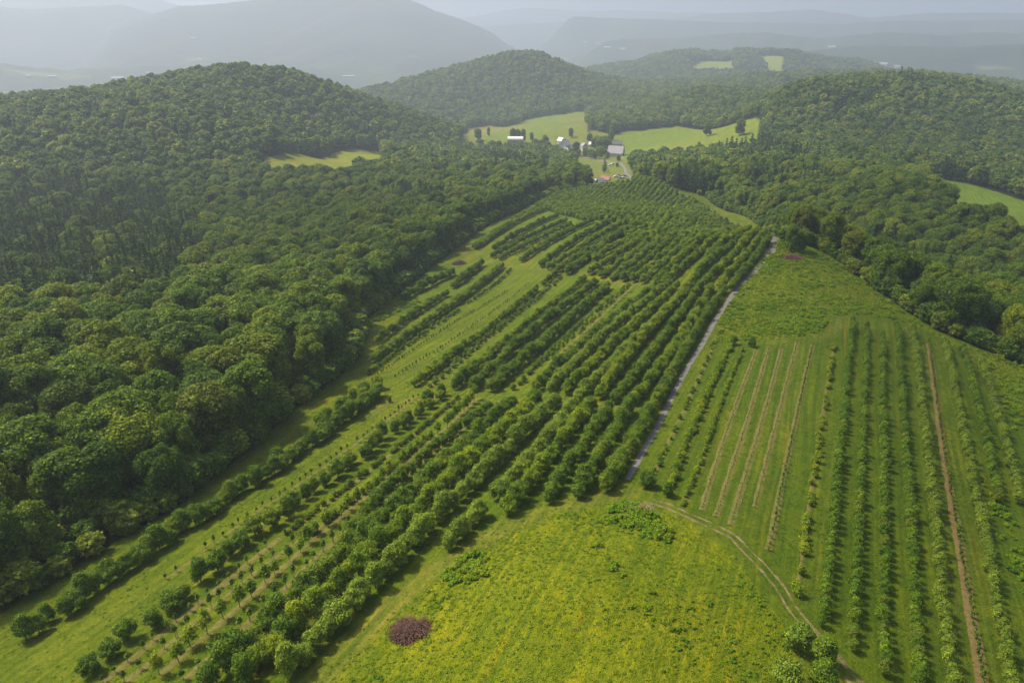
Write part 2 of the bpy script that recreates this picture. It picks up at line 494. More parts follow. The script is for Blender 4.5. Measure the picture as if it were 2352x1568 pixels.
def mesh_np(name, verts, faces, material, mats=None, midx=None):
    """faces: (n,4) or (n,3) int array"""
    me = D.meshes.new(name)
    verts = np.asarray(verts, np.float32); faces = np.asarray(faces, np.int32)
    k = faces.shape[1]
    me.vertices.add(len(verts)); me.vertices.foreach_set('co', verts.ravel())
    me.loops.add(faces.size); me.loops.foreach_set('vertex_index', faces.ravel())
    me.polygons.add(len(faces))
    me.polygons.foreach_set('loop_start', np.arange(0, faces.size, k, dtype=np.int32))
    try:
        me.polygons.foreach_set('loop_total', np.full(len(faces), k, np.int32))
    except Exception:
        pass
    me.update(calc_edges=True)
    for mm in (mats or [material]):
        me.materials.append(mm)
    if midx is not None:
        me.polygons.foreach_set('material_index', np.asarray(midx, np.int32))
    return me


def link(name, me, parent=None):
    o = D.objects.new(name, me); COL.objects.link(o)
    if parent: o.parent = parent
    return o


class MB:
    """collects boxes, tubes and prisms into one mesh"""
    def __init__(s): s.v = []; s.f = []

    def add(s, v, f):
        n = len(s.v); s.v += [tuple(a) for a in v]; s.f += [tuple(i + n for i in q) for q in f]; return s

    def box(s, x0, x1, y0, y1, z0, z1):
        return s.add([(x0, y0, z0), (x1, y0, z0), (x1, y1, z0), (x0, y1, z0), (x0, y0, z1), (x1, y0, z1), (x1, y1, z1), (x0, y1, z1)],
                     [(0, 3, 2, 1), (4, 5, 6, 7), (0, 1, 5, 4), (1, 2, 6, 5), (2, 3, 7, 6), (3, 0, 4, 7)])

    def tube(s, p, r, n=6):
        p = [np.array(a, float) for a in p]
        rings = []
        for i, a in enumerate(p):
            t = p[min(i + 1, len(p) - 1)] - p[max(i - 1, 0)]
            t = t / (np.linalg.norm(t) + 1e-9)
            u = np.cross(t, (0.3, 0.9, 0.1)); u /= np.linalg.norm(u); w = np.cross(t, u)
            rings.append([a + r[i] * (math.cos(q) * u + math.sin(q) * w) for q in np.arange(n) * 2 * math.pi / n])
        v = [q for g in rings for q in g]
        f = []
        for i in range(len(p) - 1):
            for k in range(n):
                f.append((i * n + k, i * n + (k + 1) % n, (i + 1) * n + (k + 1) % n, (i + 1) * n + k))
        f.append(tuple(range(n))[::-1]); f.append(tuple((len(p) - 1) * n + k for k in range(n)))
        return s.add(v, f)

    def gable(s, x0, x1, y0, y1, z0, z1, zr):
        """gable body, ridge along y"""
        xm = (x0 + x1) / 2
        return s.add([(x0, y0, z0), (x1, y0, z0), (x1, y0, z1), (xm, y0, zr), (x0, y0, z1),
                      (x0, y1, z0), (x1, y1, z0), (x1, y1, z1), (xm, y1, zr), (x0, y1, z1)],
                     [(0, 1, 2, 3, 4), (9, 8, 7, 6, 5), (0, 4, 9, 5), (1, 6, 7, 2), (0, 5, 6, 1), (4, 3, 8, 9), (3, 2, 7, 8)])

    def roof(s, x0, x1, y0, y1, z1, zr, t=0.25, o=0.5):
        xm = (x0 + x1) / 2
        sl = (zr - z1) / (xm - x0)
        for sg, xe in ((-1, x0 - o), (1, x1 + o)):
            ze = z1 - sl * o
            s.add([(xe, y0 - o, ze + .04), (xm, y0 - o, zr + .04), (xm, y1 + o, zr + .04), (xe, y1 + o, ze + .04),
                   (xe, y0 - o, ze + t), (xm, y0 - o, zr + t), (xm, y1 + o, zr + t), (xe, y1 + o, ze + t)],
                  [(0, 1, 2, 3), (4, 7, 6, 5), (0, 4, 5, 1), (1, 5, 6, 2), (2, 6, 7, 3), (3, 7, 4, 0)])
        return s

    def mesh(s, name, material):
        me = D.meshes.new(name); me.from_pydata(s.v, [], s.f); me.update(); me.materials.append(material); return me

    def build(s, name, material, parent=None):
        return link(name, s.mesh(name, material), parent)


# ------------------------------------------------------------------ ground sheet
def fine(a, b, n): return np.linspace(a, b, n, endpoint=False)


TH = np.concatenate([np.radians([-180, -165, -150, -135, -120, -105, -90, -80, -72, -66, -62, -58, -54, -51]),
                     np.radians(np.arange(-49.0, 49.01, 0.2)),
                     np.radians([51, 54, 58, 62, 66, 72, 80, 90, 105, 120, 135, 150, 165, 180])])
RR = np.concatenate([[0.5, 8, 16, 24, 31, 36], np.geomspace(40, 900, 640)[:-1], np.geomspace(900, 2600, 170)[:-1]])
RF = np.concatenate([np.geomspace(2600, 11500, 330)[:-1], np.geomspace(11500, 27000, 110)])


def mixc(a, b, t):
    return a + (np.asarray(b, float)[None] - a) * t[:, None]


def sheet(name, TH, RRv, far=False):
    T, Q = np.meshgrid(TH, RRv, indexing='ij')
    x = (np.sin(T) * Q).ravel(); y = (np.cos(T) * Q).ravel()
    z = height(x, y)
    r = Q.ravel()
    if far:
        can = 7.0 * np.clip((r - 2600) / 300, 0, 1) * (0.6 + 0.5 * vnoise(x / 16, y / 16, 3) + 0.35 * vnoise(x / 45, y / 45, 4))
        z = z + can
    a, b = len(TH), len(RRv)
    i = np.arange(a - 1)[:, None] * b; j = np.arange(b - 1)[None]
    f = np.stack([i + j, i + j + b, i + j + b + 1, i + j + 1], -1).reshape(-1, 4)[:, ::-1]
    me = mesh_np(name, np.stack([x, y, z], -1), f, M_GROUND)
    me.polygons.foreach_set('use_smooth', np.ones(len(me.polygons), bool))
    n = len(x)
    col = np.tile(np.array([[.016, .024, .008]]), (n, 1))      # forest floor
    rough = np.full(n, 0.6)
    if far:
        t = np.clip(0.5 + 0.7 * fbm(x, y, 260, 4, 8), 0, 1)
        col = mixc(np.tile(np.array([[.022, .040, .026]]), (n, 1)), (.050, .070, .034), t)
        fld = (fbm(x, y, 260, 3, 21) > 0.42) & (z < -150) & (z > -236)
        col[fld] = (.09, .11, .04)
        rough[:] = 1.0
    else:
        nb = 1.6 * fbm(x, y, 6, 3, 14)
        om = inpoly(x + nb, y + nb, OPEN_MAIN)
        mown = np.array([.084, .134, .006])
        c2 = np.tile(mown[None], (n, 1))
        t = np.clip(0.5 + 0.9 * fbm(x, y, 30, 4, 31), 0, 1)
        c2 = mixc(c2, (.130, .160, .010), t * 0.7)
        rb = inpoly(x, y, RIGHTBLOCK)
        c2[rb] = mixc(c2[rb], (.070, .118, .005), np.full(rb.sum(), 0.7))
        nb = 1.2 * fbm(x, y, 4, 3, 44)
        for poly, ca, cb in ((MEADOW, (.182, .214, .006), (.150, .200, .007)), (KNOLL, (.115, .170, .008), (.150, .170, .014))):
            mm = inpoly(x + nb, y - nb, poly)
            t = np.clip(0.5 + 1.1 * fbm(x, y, 14, 4, 51), 0, 1)[mm]
            c2[mm] = mixc(np.tile(np.array([ca]), (mm.sum(), 1)), cb, t)
            rough[mm] = 1.0
        for line, w, cc in ((RING, 2.6, (.125, .155, .022)), (TRACK1, 2.2, (.125, .155, .025)), (TRACK2, 2.2, (.12, .15, .02)),
                            (HEAD, 1.8, (.10, .14, .015)), (TRACK3, 2.0, (.12, .14, .03))):
            near = (np.abs(x - line[:, 0].mean()) < 160) & (np.abs(y - line[:, 1].mean()) < 160) & om
            d = polydist(x[near], y[near], line)
            band = np.clip((w - d + 0.8 * nb[near]) / 1.2, 0, 1)
            c2[near] = mixc(c2[near], cc, band * 0.8)
            rut = np.exp(-((d - 0.8) / 0.22) ** 2) * np.clip(0.6 + fbm(x[near], y[near], 5, 2, 3), 0, 1)
            c2[near] = mixc(c2[near], (.21, .18, .07), rut * 0.75)
        for line, o_, w_, s_ in RUTS:
            x0, y0 = line.min(0) - 4; x1, y1 = line.max(0) + 4
            near = (x > x0) & (x < x1) & (y > y0) & (y < y1) & om
            d = polydist(x[near], y[near], line)
            rut = np.exp(-((d - o_) / w_) ** 2) * np.clip(.75 + .5 * fbm(x[near], y[near], 7, 2, 3), 0, 1)
            c2[near] = mixc(c2[near], (.15, .175, .03), rut * s_)
        col[om] = c2[om]
        for k, p in enumerate([FARM] + FIELDS):
            mm = inpoly(x, y, p)
            ca, cb = [((.11, .165, .02), (.17, .18, .04)), ((.135, .195, .018), (.19, .185, .05)), ((.13, .195, .015), (.16, .205, .025)), ((.17, .21, .015), (.20, .21, .02)),
                      ((.10, .17, .012), (.13, .18, .02)), ((.18, .24, .04), (.2, .24, .05)), ((.2, .25, .04), (.2, .25, .05)), ((.3, .25, .15), (.2, .2, .1)), ((.42, .28, .16), (.3, .22, .12))][k]
            t = np.clip(0.5 + 1.3 * fbm(x, y, 60, 4, 71), 0, 1)[mm]
            col[mm] = mixc(np.tile(np.array([ca]), (mm.sum(), 1)), cb, t)
    col = col * GRD * np.array([[1, 1, .6]]) if not far else col
    rgba = np.concatenate([col, np.ones((n, 1))], 1).astype(np.float32)
    ca = me.attributes.new('zone', 'FLOAT_COLOR', 'POINT'); ca.data.foreach_set('color', rgba.ravel())
    ra = me.attributes.new('rough', 'FLOAT', 'POINT'); ra.data.foreach_set('value', rough.astype(np.float32))
    # row coordinates: across the rows fine, along them very long
    right = inpoly(x, y, RIGHTBLOCK) if not far else np.zeros(n, bool)
    dl = np.array(DIR_L); dr = np.array(DIR_R)
    dx = np.where(right, dr[0], dl[0]); dy = np.where(right, dr[1], dl[1])
    al = x * dx + y * dy; ac = x * dy - y * dx
    wob = 0.5 * fbm(x, y, 25, 2, 90)
    sc = 1.0 if not far else 0.01
    vec = np.stack([(ac + wob) * 1.3 * sc, al * 0.03 * sc, np.where(right, 7.0, 0.0)], -1).astype(np.float32)
    va = me.attributes.new('rowco', 'FLOAT_VECTOR', 'POINT'); va.data.foreach_set('vector', vec.ravel())
    o = link(name, me)
    return tag(o, kind='structure')


_a = W('D 820,1368 1103,1098 1300,893 1500,722'); DIR_L = (_a[2] - _a[0]) / np.linalg.norm(_a[2] - _a[0])
_a = W('D 2110,1450 2030,760'); DIR_R = (_a[1] - _a[0]) / np.linalg.norm(_a[1] - _a[0])
sheet('ground', TH, np.append(RR, 2600.0))
sheet('hills', TH, RF, far=True)

# water of the distant river
for spec in ('S 1092,270 1120,268 1150,276 1178,284 1172,300 1140,294 1110,284', 'S 1210,236 1250,232 1268,244 1250,254 1236,264 1214,260 1208,248'):
    p = px(spec); zc = -226.0
    d = ray(p[:, 0], p[:, 1]); t = zc / d[:, 2]
    v = np.stack([d[:, 0] * t, d[:, 1] * t, np.full(len(t), zc)], -1)
    me = D.meshes.new('river'); me.from_pydata([tuple(q) for q in v], [], [tuple(range(len(v)))[::-1]]); me.update()
    m, nt, out = mat('river_water')
    b = N(nt, 'ShaderNodeBsdfPrincipled', i_Roughness=0.12); b.inputs['Base Color'].default_value = (.45, .5, .55, 1)
    nn = noise(nt, 0.02, 4); bp = N(nt, 'ShaderNodeBump', i_Strength=0.1, i_Distance=0.3); nt.links.new(nn, bp.inputs['Height']); nt.links.new(bp.outputs[0], b.inputs['Normal'])
    nt.links.new(b.outputs[0], out.inputs[0]); me.materials.append(m)
    tag(link('river', me), kind='structure')


# ------------------------------------------------------------------ strips laid on the ground
def ribbon(name, line, widths, material, lift=0.07, rag=0.25, seg=0.5, cols=4, kind='structure'):
    L = smooth_line(line, seg)
    n = len(L)
    t = np.gradient(L, axis=0); t /= np.linalg.norm(t, axis=1)[:, None] + 1e-9
    nrm = np.stack([t[:, 1], -t[:, 0]], -1)
    s = np.linspace(0, 1, n)
    wid = np.interp(s, np.linspace(0, 1, len(widths)), widths) / 2
    e1 = wid + rag * fbm(L[:, 0], L[:, 1], 2.2, 3, 61)
    e2 = wid + rag * fbm(L[:, 0] + 90, L[:, 1], 2.2, 3, 62)
    u = np.linspace(-1, 1, cols + 1)
    off = np.where(u[None] < 0, u[None] * e1[:, None], u[None] * e2[:, None])
    x = L[:, 0][:, None] + nrm[:, 0][:, None] * off; y = L[:, 1][:, None] + nrm[:, 1][:, None] * off
    z = height(x.ravel(), y.ravel()).reshape(x.shape) + lift
    z[:, 0] -= lift * 1.6; z[:, -1] -= lift * 1.6
    i = np.arange(n - 1)[:, None] * (cols + 1); j = np.arange(cols)[None]
    f = np.stack([i + j, i + j + 1, i + j + cols + 2, i + j + cols + 1], -1).reshape(-1, 4)[:, ::-1]
    me = mesh_np(name, np.stack([x.ravel(), y.ravel(), z.ravel()], -1), f, material)
    # make sure faces look up
    if me.polygons[0].normal.z < 0:
        me.flip_normals()
    me.polygons.foreach_set('use_smooth', np.ones(len(me.polygons), bool))
    return tag(link(name, me), kind=kind)


GRAV = 1
ribbon('gravel_road', W('2 1548,772 1560,830 1500,920 1440,1020 1370,1120 1270,1210 1170,1310 1110,1410 1020,1540 3 940,350 870,480 790,620 690,780 600,940 510,1100 430,1270 380,1370 290,1540 5 200,250 120,400 20,570'),
       [1.7, 2.4, 2.6, 2.7, 2.5, 2.4, 1.9, 1.5, 1.3, 1.2], M_GRAVEL, rag=0.14)
ribbon('gravel_road', W('2 425,255 520,300 600,332 660,362 720,395 800,440 900,500 1010,590'), [1.6, 2.2, 2.2, 1.0, .8], M_GRAVEL, lift=0.12, rag=0.4)
ribbon('gravel_road', W('2 1440,757 1500,766 1548,772 1610,780 1680,790'), [1.2, 1.4, 1.3], M_DIRT, lift=0.14, rag=0.4)
ribbon('farm_road', W('Q 2165,935 2130,905 2080,870 2060,800 2010,750 1900,730 1780,715 1600,680 1280,645'), [3.6, 4, 4, 4, 3.5, 3.5], M_GRAVEL, lift=0.35, rag=0.3, seg=2)
# two wheel ruts of the dirt track round the meadow
_tr = smooth_line(W('5 210,782 430,835 600,912 800,1003 980,1085 1150,1180 1280,1320 1400,1430 H 700,900 800,1060 900,1190 980,1290 1060,1370 1150,1480 1240,1575 1290,1640'), 1.5)
_t = np.gradient(_tr, axis=0); _t /= np.linalg.norm(_t, axis=1)[:, None]
_nn = np.stack([_t[:, 1], -_t[:, 0]], -1)
for k in (-1, 1):
    ribbon('dirt_track', (_tr + _nn * 0.62 * k)[::2], [0.45, 0.6, .5, .7, .45, .6, .5, .6, .9, 1.0], M_DIRT, rag=0.25)
_tr = smooth_line(W('C 900,128 1050,220 1280,360 1430,450 1580,560 1850,700 2200,850 2352,915'), 1.5)
ribbon('dirt_track', _tr[::2], [.7, 1.0, 1.3, .9, 1.2, .8], M_DIRT, lift=0.1, rag=0.45)


# ------------------------------------------------------------------ plants
CUBE = []
for ax in range(3):
    for sg in (-1, 1):
        u, v = [(1, 2), (2, 0), (0, 1)][ax]
        g = np.linspace(-1, 1, 4)
        for i in range(3):
            for j in range(3):
                q = []
                for a, b in ((i, j), (i + 1, j), (i + 1, j + 1), (i, j + 1)):
                    p = [0, 0, 0]; p[ax] = sg; p[u] = g[a]; p[v] = g[b]; p = np.array(p, float); q.append(p / np.linalg.norm(p))
                CUBE.append(q if sg > 0 else q[::-1])
CUBE = np.array(CUBE)       # (54,4,3)


def unit(v): return v / (np.linalg.norm(v, axis=-1, keepdims=True) + 1e-9)


def leaf_quads(pos, nrm, size, rg, aspect=0.75):
    n = len(pos)
    t = unit(np.cross(nrm, unit(rg.normal(size=(n, 3)))))
    b = np.cross(nrm, t)
    s = size[:, None]
    k = 0.35 * s * nrm * rg.normal(size=(n, 1))
    c = [pos - t * s - b * s * aspect * .6, pos + t * s * .8 - b * s * aspect + k, pos + t * s + b * s * aspect * .7, pos - t * s * .7 + b * s * aspect - k]
    return np.stack(c, 1)


def assemble(quads, lv):
    v = quads.reshape(-1, 3)
    f = np.arange(len(v)).reshape(-1, 4)
    return v, f, lv


def crown(seed, rx, zlo, zhi, nb, br, nl, ls, spikes=0, spl=0.8, upbias=0.25, cone=0.0, corek=0.80, flat=0):
    rg = np.random.default_rng(seed)
    zc, rz = (zlo + zhi) / 2, (zhi - zlo) / 2
    d = unit(rg.normal(size=(nb * 3, 3)))
    d = d[d[:, 2] > -0.75][:nb]
    rad = rg.uniform(0.55, 1.0, (len(d), 1)) ** 0.5
    if flat: d = np.sign(d) * np.abs(d) ** np.array([1, 1, flat]); rad = rad ** .6
    c = d * rad * np.array([rx - br * .8, rx - br * .8, rz - br * .8]) + [0, 0, zc]
    if cone:
        k = 1 - cone * np.clip((c[:, 2] - zlo) / (zhi - zlo), 0, 1)
        c[:, :2] *= k[:, None]
    c = np.vstack([c, [[0, 0, zc]], [[0, 0, zhi - br]]])
    r = br * rg.uniform(0.7, 1.25, len(c)); r[-2] = min(rx, rz) * 0.62
    w = r ** 2; w /= w.sum()
    m = nl * 2
    bi = rg.choice(len(c), m, p=w)
    dd = unit(rg.normal(size=(m, 3)) + [0, 0, upbias])
    p = c[bi] + dd * r[bi][:, None] * rg.uniform(.80, 1.2, (m, 1))
    dist = np.linalg.norm(p[:, None] - c[None], axis=2) / r[None]
    dist[np.arange(m), bi] = 9
    ok = (dist.min(1) > 0.80) & (p[:, 2] > zlo * .8)
    p, dd = p[ok][:nl], dd[ok][:nl]
    n = unit(dd + 0.55 * rg.normal(size=p.shape) + [0, 0, .25])
    q = [leaf_quads(p, n, ls * rg.uniform(.55, 1.35, len(p)), rg)]
    lv = [rg.random(len(p))]
    if spikes:
        bi = rg.choice(len(c), spikes, p=w)
        sd = unit(rg.normal(size=(spikes, 3)) * .8 + [0, 0, .9] + (c[bi] - [0, 0, zc]) * .25)
        st = c[bi] + sd * r[bi][:, None] * .9
        for k in range(5):
            pp = st + sd * spl * (k + .5) / 5 * rg.uniform(.6, 1.2, (spikes, 1)) + rg.normal(size=st.shape) * ls * .35
            nn = unit(rg.normal(size=pp.shape) + sd * .3)
            q.append(leaf_quads(pp, nn, ls * (1 - k * .12) * rg.uniform(.5, 1, spikes), rg)); lv.append(rg.random(spikes) * .6 + .4)
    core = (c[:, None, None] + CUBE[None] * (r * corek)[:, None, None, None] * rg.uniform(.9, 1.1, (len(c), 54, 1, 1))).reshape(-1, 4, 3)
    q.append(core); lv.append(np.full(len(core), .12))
    return assemble(np.vstack(q), np.concatenate(lv))


def pine(seed, H=20.0, rmax=3.8, z0=4.0, step=1.15, ls=0.55):
    rg = np.random.default_rng(seed)
    q, lv = [], []
    z = z0
    while z < H - .4:
        f = (H - z) / (H - z0)
        rr = rmax * (0.25 + 0.75 * min(1, f * 1.5)) * (f ** 0.45) * rg.uniform(.75, 1.15)
        nbr = rg.integers(6, 9)
        a0 = rg.random() * 6.28
        for k in range(nbr):
            a = a0 + k * 6.283 / nbr + rg.normal() * .25
            L = rr * rg.uniform(.6, 1.15); n = max(2, int(L / .42))
            t = (np.arange(n) + .6) / n
            up = 0.28 - 0.1 * f
            x = np.cos(a) * L * t; y = np.sin(a) * L * t; zz = z + L * (up * t - .12 * t * t)
            m = 3
            p = np.repeat(np.stack([x, y, zz], -1), m, 0) + rg.normal(size=(n * m, 3)) * [.24, .24, .10] * (0.6 + rr / 4)
            nn = unit(np.array([0, 0, 1.0]) + rg.normal(size=p.shape) * .6)
            q.append(leaf_quads(p, nn, ls * rg.uniform(.5, 1.1, len(p)), rg, .5)); lv.append(rg.random(len(p)) * .8 + .1 * (p[:, 2] - z > 0))
        z += step * rg.uniform(.7, 1.25)
    top = np.stack([rg.normal(size=12) * .15, rg.normal(size=12) * .15, H + rg.uniform(-.8, .3, 12)], -1)
    q.append(leaf_quads(top, unit(rg.normal(size=top.shape)), np.full(12, .3), rg)); lv.append(rg.random(12))
    return assemble(np.vstack(q), np.concatenate(lv))


def trunk(H, r0, r1, limbs=0, seed=0, spread=1.5, bend=0.25, start=.3):
    rg = np.random.default_rng(seed)
    b = MB()
    pts_ = [(0, 0, -.4)]; rr = [r0 * 1.25]
    x = y = 0
    for k in range(1, 6):
        x += rg.normal() * bend * .3; y += rg.normal() * bend * .3
        pts_.append((x, y, H * k / 5)); rr.append(r0 + (r1 - r0) * k / 5)
    b.tube(pts_, rr, 7)
    for i in range(limbs):
        a = i * 2.4 + rg.random(); z = H * rg.uniform(start, .85)
        k = min(4, int(z / H * 5)); base = pts_[k]
        e = (base[0] + math.cos(a) * spread, base[1] + math.sin(a) * spread, base[2] + spread * rg.uniform(.4, 1.0))
        mid = tuple((base[j] + e[j]) / 2 + (0.08 * spread if j == 2 else 0) for j in range(3))
        b.tube([base, mid, e], [r0 * .45, r0 * .3, r0 * .12], 5)
    return b


def crown_mesh(name, data, material, scale=1.0):
    v, f, lv = data
    me = mesh_np(name, v * scale, f, material)
    a = me.attributes.new('lv', 'FLOAT', 'FACE'); a.data.foreach_set('value', lv.astype(np.float32))
    return me


def with_mat(me, material):
    m = me.copy(); m.materials.clear(); m.materials.append(material); return m


def variant(crown_me, trunk_me):
    """crown and trunk in one mesh, for the masses of trees"""
    def arr(me, k):
        v = np.empty(len(me.vertices) * 3, np.float32); me.vertices.foreach_get('co', v)
        return v.reshape(-1, 3)
    v1 = arr(crown_me, 4)
    f1 = np.arange(len(v1)).reshape(-1, 4)
    lv1 = np.empty(len(f1), np.float32); crown_me.attributes['lv'].data.foreach_get('value', lv1)
    if trunk_me is None:
        return crown_me
    v2 = arr(trunk_me, 0)
    fl = [list(p.vertices) for p in trunk_me.polygons if len(p.vertices) == 4]
    f2 = np.array(fl) + len(v1)
    me = mesh_np('tree_mass_part', np.vstack([v1, v2]), np.vstack([f1, f2]), None, mats=[crown_me.materials[0], trunk_me.materials[0]],
                 midx=np.concatenate([np.zeros(len(f1)), np.ones(len(f2))]))
    a = me.attributes.new('lv', 'FLOAT', 'FACE'); a.data.foreach_set('value', np.concatenate([lv1, np.full(len(f2), .5, np.float32)]))
    return me


# crowns
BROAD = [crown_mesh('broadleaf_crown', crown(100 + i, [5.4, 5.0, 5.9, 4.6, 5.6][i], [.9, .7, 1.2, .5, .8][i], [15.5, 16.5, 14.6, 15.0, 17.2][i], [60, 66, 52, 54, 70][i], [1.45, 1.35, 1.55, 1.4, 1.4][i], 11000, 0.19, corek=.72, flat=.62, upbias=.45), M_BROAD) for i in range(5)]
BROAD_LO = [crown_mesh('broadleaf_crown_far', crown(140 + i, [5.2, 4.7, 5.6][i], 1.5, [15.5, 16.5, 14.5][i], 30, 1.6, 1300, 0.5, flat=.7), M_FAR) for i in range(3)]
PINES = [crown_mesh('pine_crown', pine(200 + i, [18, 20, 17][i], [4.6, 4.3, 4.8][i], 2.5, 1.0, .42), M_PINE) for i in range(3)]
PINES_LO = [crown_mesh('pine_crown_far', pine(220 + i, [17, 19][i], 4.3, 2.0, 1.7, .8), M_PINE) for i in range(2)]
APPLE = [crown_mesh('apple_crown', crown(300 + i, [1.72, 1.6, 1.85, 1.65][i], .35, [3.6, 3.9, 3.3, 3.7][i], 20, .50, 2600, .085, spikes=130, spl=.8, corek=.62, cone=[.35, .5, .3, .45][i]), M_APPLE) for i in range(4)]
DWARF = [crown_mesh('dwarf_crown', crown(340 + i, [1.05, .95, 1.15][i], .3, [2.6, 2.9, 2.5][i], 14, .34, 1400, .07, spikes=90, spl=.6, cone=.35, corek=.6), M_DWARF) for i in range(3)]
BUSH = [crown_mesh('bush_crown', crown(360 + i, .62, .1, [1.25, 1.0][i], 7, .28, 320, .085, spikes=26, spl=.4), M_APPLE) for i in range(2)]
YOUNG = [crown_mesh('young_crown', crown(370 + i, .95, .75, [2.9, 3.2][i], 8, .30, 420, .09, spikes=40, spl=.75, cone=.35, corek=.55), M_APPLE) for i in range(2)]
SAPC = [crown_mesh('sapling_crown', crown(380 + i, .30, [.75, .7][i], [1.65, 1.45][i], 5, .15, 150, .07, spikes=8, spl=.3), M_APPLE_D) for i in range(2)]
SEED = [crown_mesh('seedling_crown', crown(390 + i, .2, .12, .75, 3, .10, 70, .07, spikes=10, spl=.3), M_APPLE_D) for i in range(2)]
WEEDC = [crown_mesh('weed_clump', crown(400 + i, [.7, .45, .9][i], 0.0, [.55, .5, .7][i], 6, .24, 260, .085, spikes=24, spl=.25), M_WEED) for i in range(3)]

TB = [trunk(9, .26, .10, 6, i, 2.8).mesh('broadleaf_trunk', M_BARK) for i in range(2)]
TP = trunk(18.5, .24, .04, 0, 5, bend=.1).mesh('pine_trunk', M_BARK)
TA = [trunk(2.2, .085, .035, 6, 10 + i, .9, .12).mesh('apple_trunk', M_BARK) for i in range(2)]
TD = trunk(2.0, .05, .02, 4, 20, .5, .08).mesh('dwarf_trunk', M_BARK)
TY = trunk(2.2, .05, .015, 5, 22, .6, .10, start=.35).mesh('young_trunk', M_BARK)
TS = trunk(1.3, .028, .012, 0, 24, bend=.04).mesh('sapling_trunk', M_BARK)
TSE = trunk(.5, .02, .01, 2, 25, .15, bend=.02).mesh('seedling_stem', M_BARK)
_st = MB(); _st.tube([(.16, .05, -.3), (.16, .05, .7), (.17, .05, 1.55)], [.03, .028, .026], 6); STAKE = _st.mesh('stake', M_STAKE)

for o_ in (BROAD, BROAD_LO, PINES, PINES_LO, APPLE):
    pass
APP = {'g': APPLE, 'd': [with_mat(m, M_APPLE_D) for m in APPLE], 's': [with_mat(m, M_APPLE_G) for m in APPLE], 'y': [with_mat(m, M_YELLOW) for m in APPLE]}
BSH = {'g': BUSH, 'y': [with_mat(m, M_YELLOW) for m in BUSH], 'd': [with_mat(m, M_APPLE_D) for m in BUSH]}
DWF = {'g': DWARF, 's': [with_mat(m, M_APPLE_G) for m in DWARF], 'y': [with_mat(m, M_YELLOW) for m in DWARF]}


def hid(me):            # an object that only lends its mesh; never linked to the scene
    return D.objects.new(me.name, me)


def mass(name, label, cat, P, S, RZ, IDX, variants, group=None):
    """ONE object of kind stuff: variants scattered on points"""
    P = np.asarray(P, np.float32)
    me = D.meshes.new(name); me.vertices.add(len(P)); me.vertices.foreach_set('co', P.ravel())
    a = me.attributes.new('sc', 'FLOAT_VECTOR', 'POINT'); a.data.foreach_set('vector', np.asarray(S, np.float32).ravel())
    a = me.attributes.new('rot', 'FLOAT_VECTOR', 'POINT'); rv = np.zeros((len(P), 3), np.float32); rv[:, 2] = RZ
    a.data.foreach_set('vector', rv.ravel())
    a = me.attributes.new('idx', 'INT', 'POINT'); a.data.foreach_set('value', np.asarray(IDX, np.int32))
    me.update()
    for v in variants:
        for m in v.materials:
            if m.name not in [q.name for q in me.materials]: me.materials.append(m)
    o = link(name, me)
    ng = D.node_groups.new(name + '_nodes', 'GeometryNodeTree')
    ng.interface.new_socket('Geometry', in_out='INPUT', socket_type='NodeSocketGeometry')
    ng.interface.new_socket('Geometry', in_out='OUTPUT', socket_type='NodeSocketGeometry')
    gi = ng.nodes.new('NodeGroupInput'); go = ng.nodes.new('NodeGroupOutput'); jn = ng.nodes.new('GeometryNodeJoinGeometry')

    def attr(nm, ty):
        n = ng.nodes.new('GeometryNodeInputNamedAttribute'); n.data_type = ty; n.inputs[0].default_value = nm; return n.outputs[0]
    asc, art, aid = attr('sc', 'FLOAT_VECTOR'), attr('rot', 'FLOAT_VECTOR'), attr('idx', 'INT')
    for i, v in enumerate(variants):
        oi = ng.nodes.new('GeometryNodeObjectInfo'); oi.inputs['Object'].default_value = hid(v)
        cmp = ng.nodes.new('FunctionNodeCompare'); cmp.data_type = 'INT'; cmp.operation = 'EQUAL'
        ng.links.new(aid, cmp.inputs[2]); cmp.inputs[3].default_value = i
        ip = ng.nodes.new('GeometryNodeInstanceOnPoints')
        ng.links.new(gi.outputs[0], ip.inputs['Points']); ng.links.new(cmp.outputs[0], ip.inputs['Selection'])
        ng.links.new(oi.outputs['Geometry'], ip.inputs['Instance'])
        ng.links.new(art, ip.inputs['Rotation']); ng.links.new(asc, ip.inputs['Scale'])
        ng.links.new(ip.outputs[0], jn.inputs[0])
    ng.links.new(jn.outputs[0], go.inputs[0])
    md = o.modifiers.new('scatter', 'NODES'); md.node_group = ng
    return tag(o, label, cat, group, 'stuff')


_count = {}


def thing(name, parts, loc, rz=0.0, sc=(1, 1, 1), label=None, cat=None, group=None, tilt=0.0):
    """an Empty at the base that parents one object per part"""
    o = D.objects.new(name, None); o.empty_display_size = 0.3; COL.objects.link(o)
    o.location = loc; o.rotation_euler = (tilt, 0, rz); o.scale = sc
    for nm, me in parts:
        c = D.objects.new(nm, me); COL.objects.link(c); c.parent = o
    _count[name] = _count.get(name, 0) + 1
    return tag(o, label, cat, group)


def nth(n):
    return f"{n}{'th' if 10 <= n % 100 <= 20 else {1: 'st', 2: 'nd', 3: 'rd'}.get(n % 10, 'th')}"


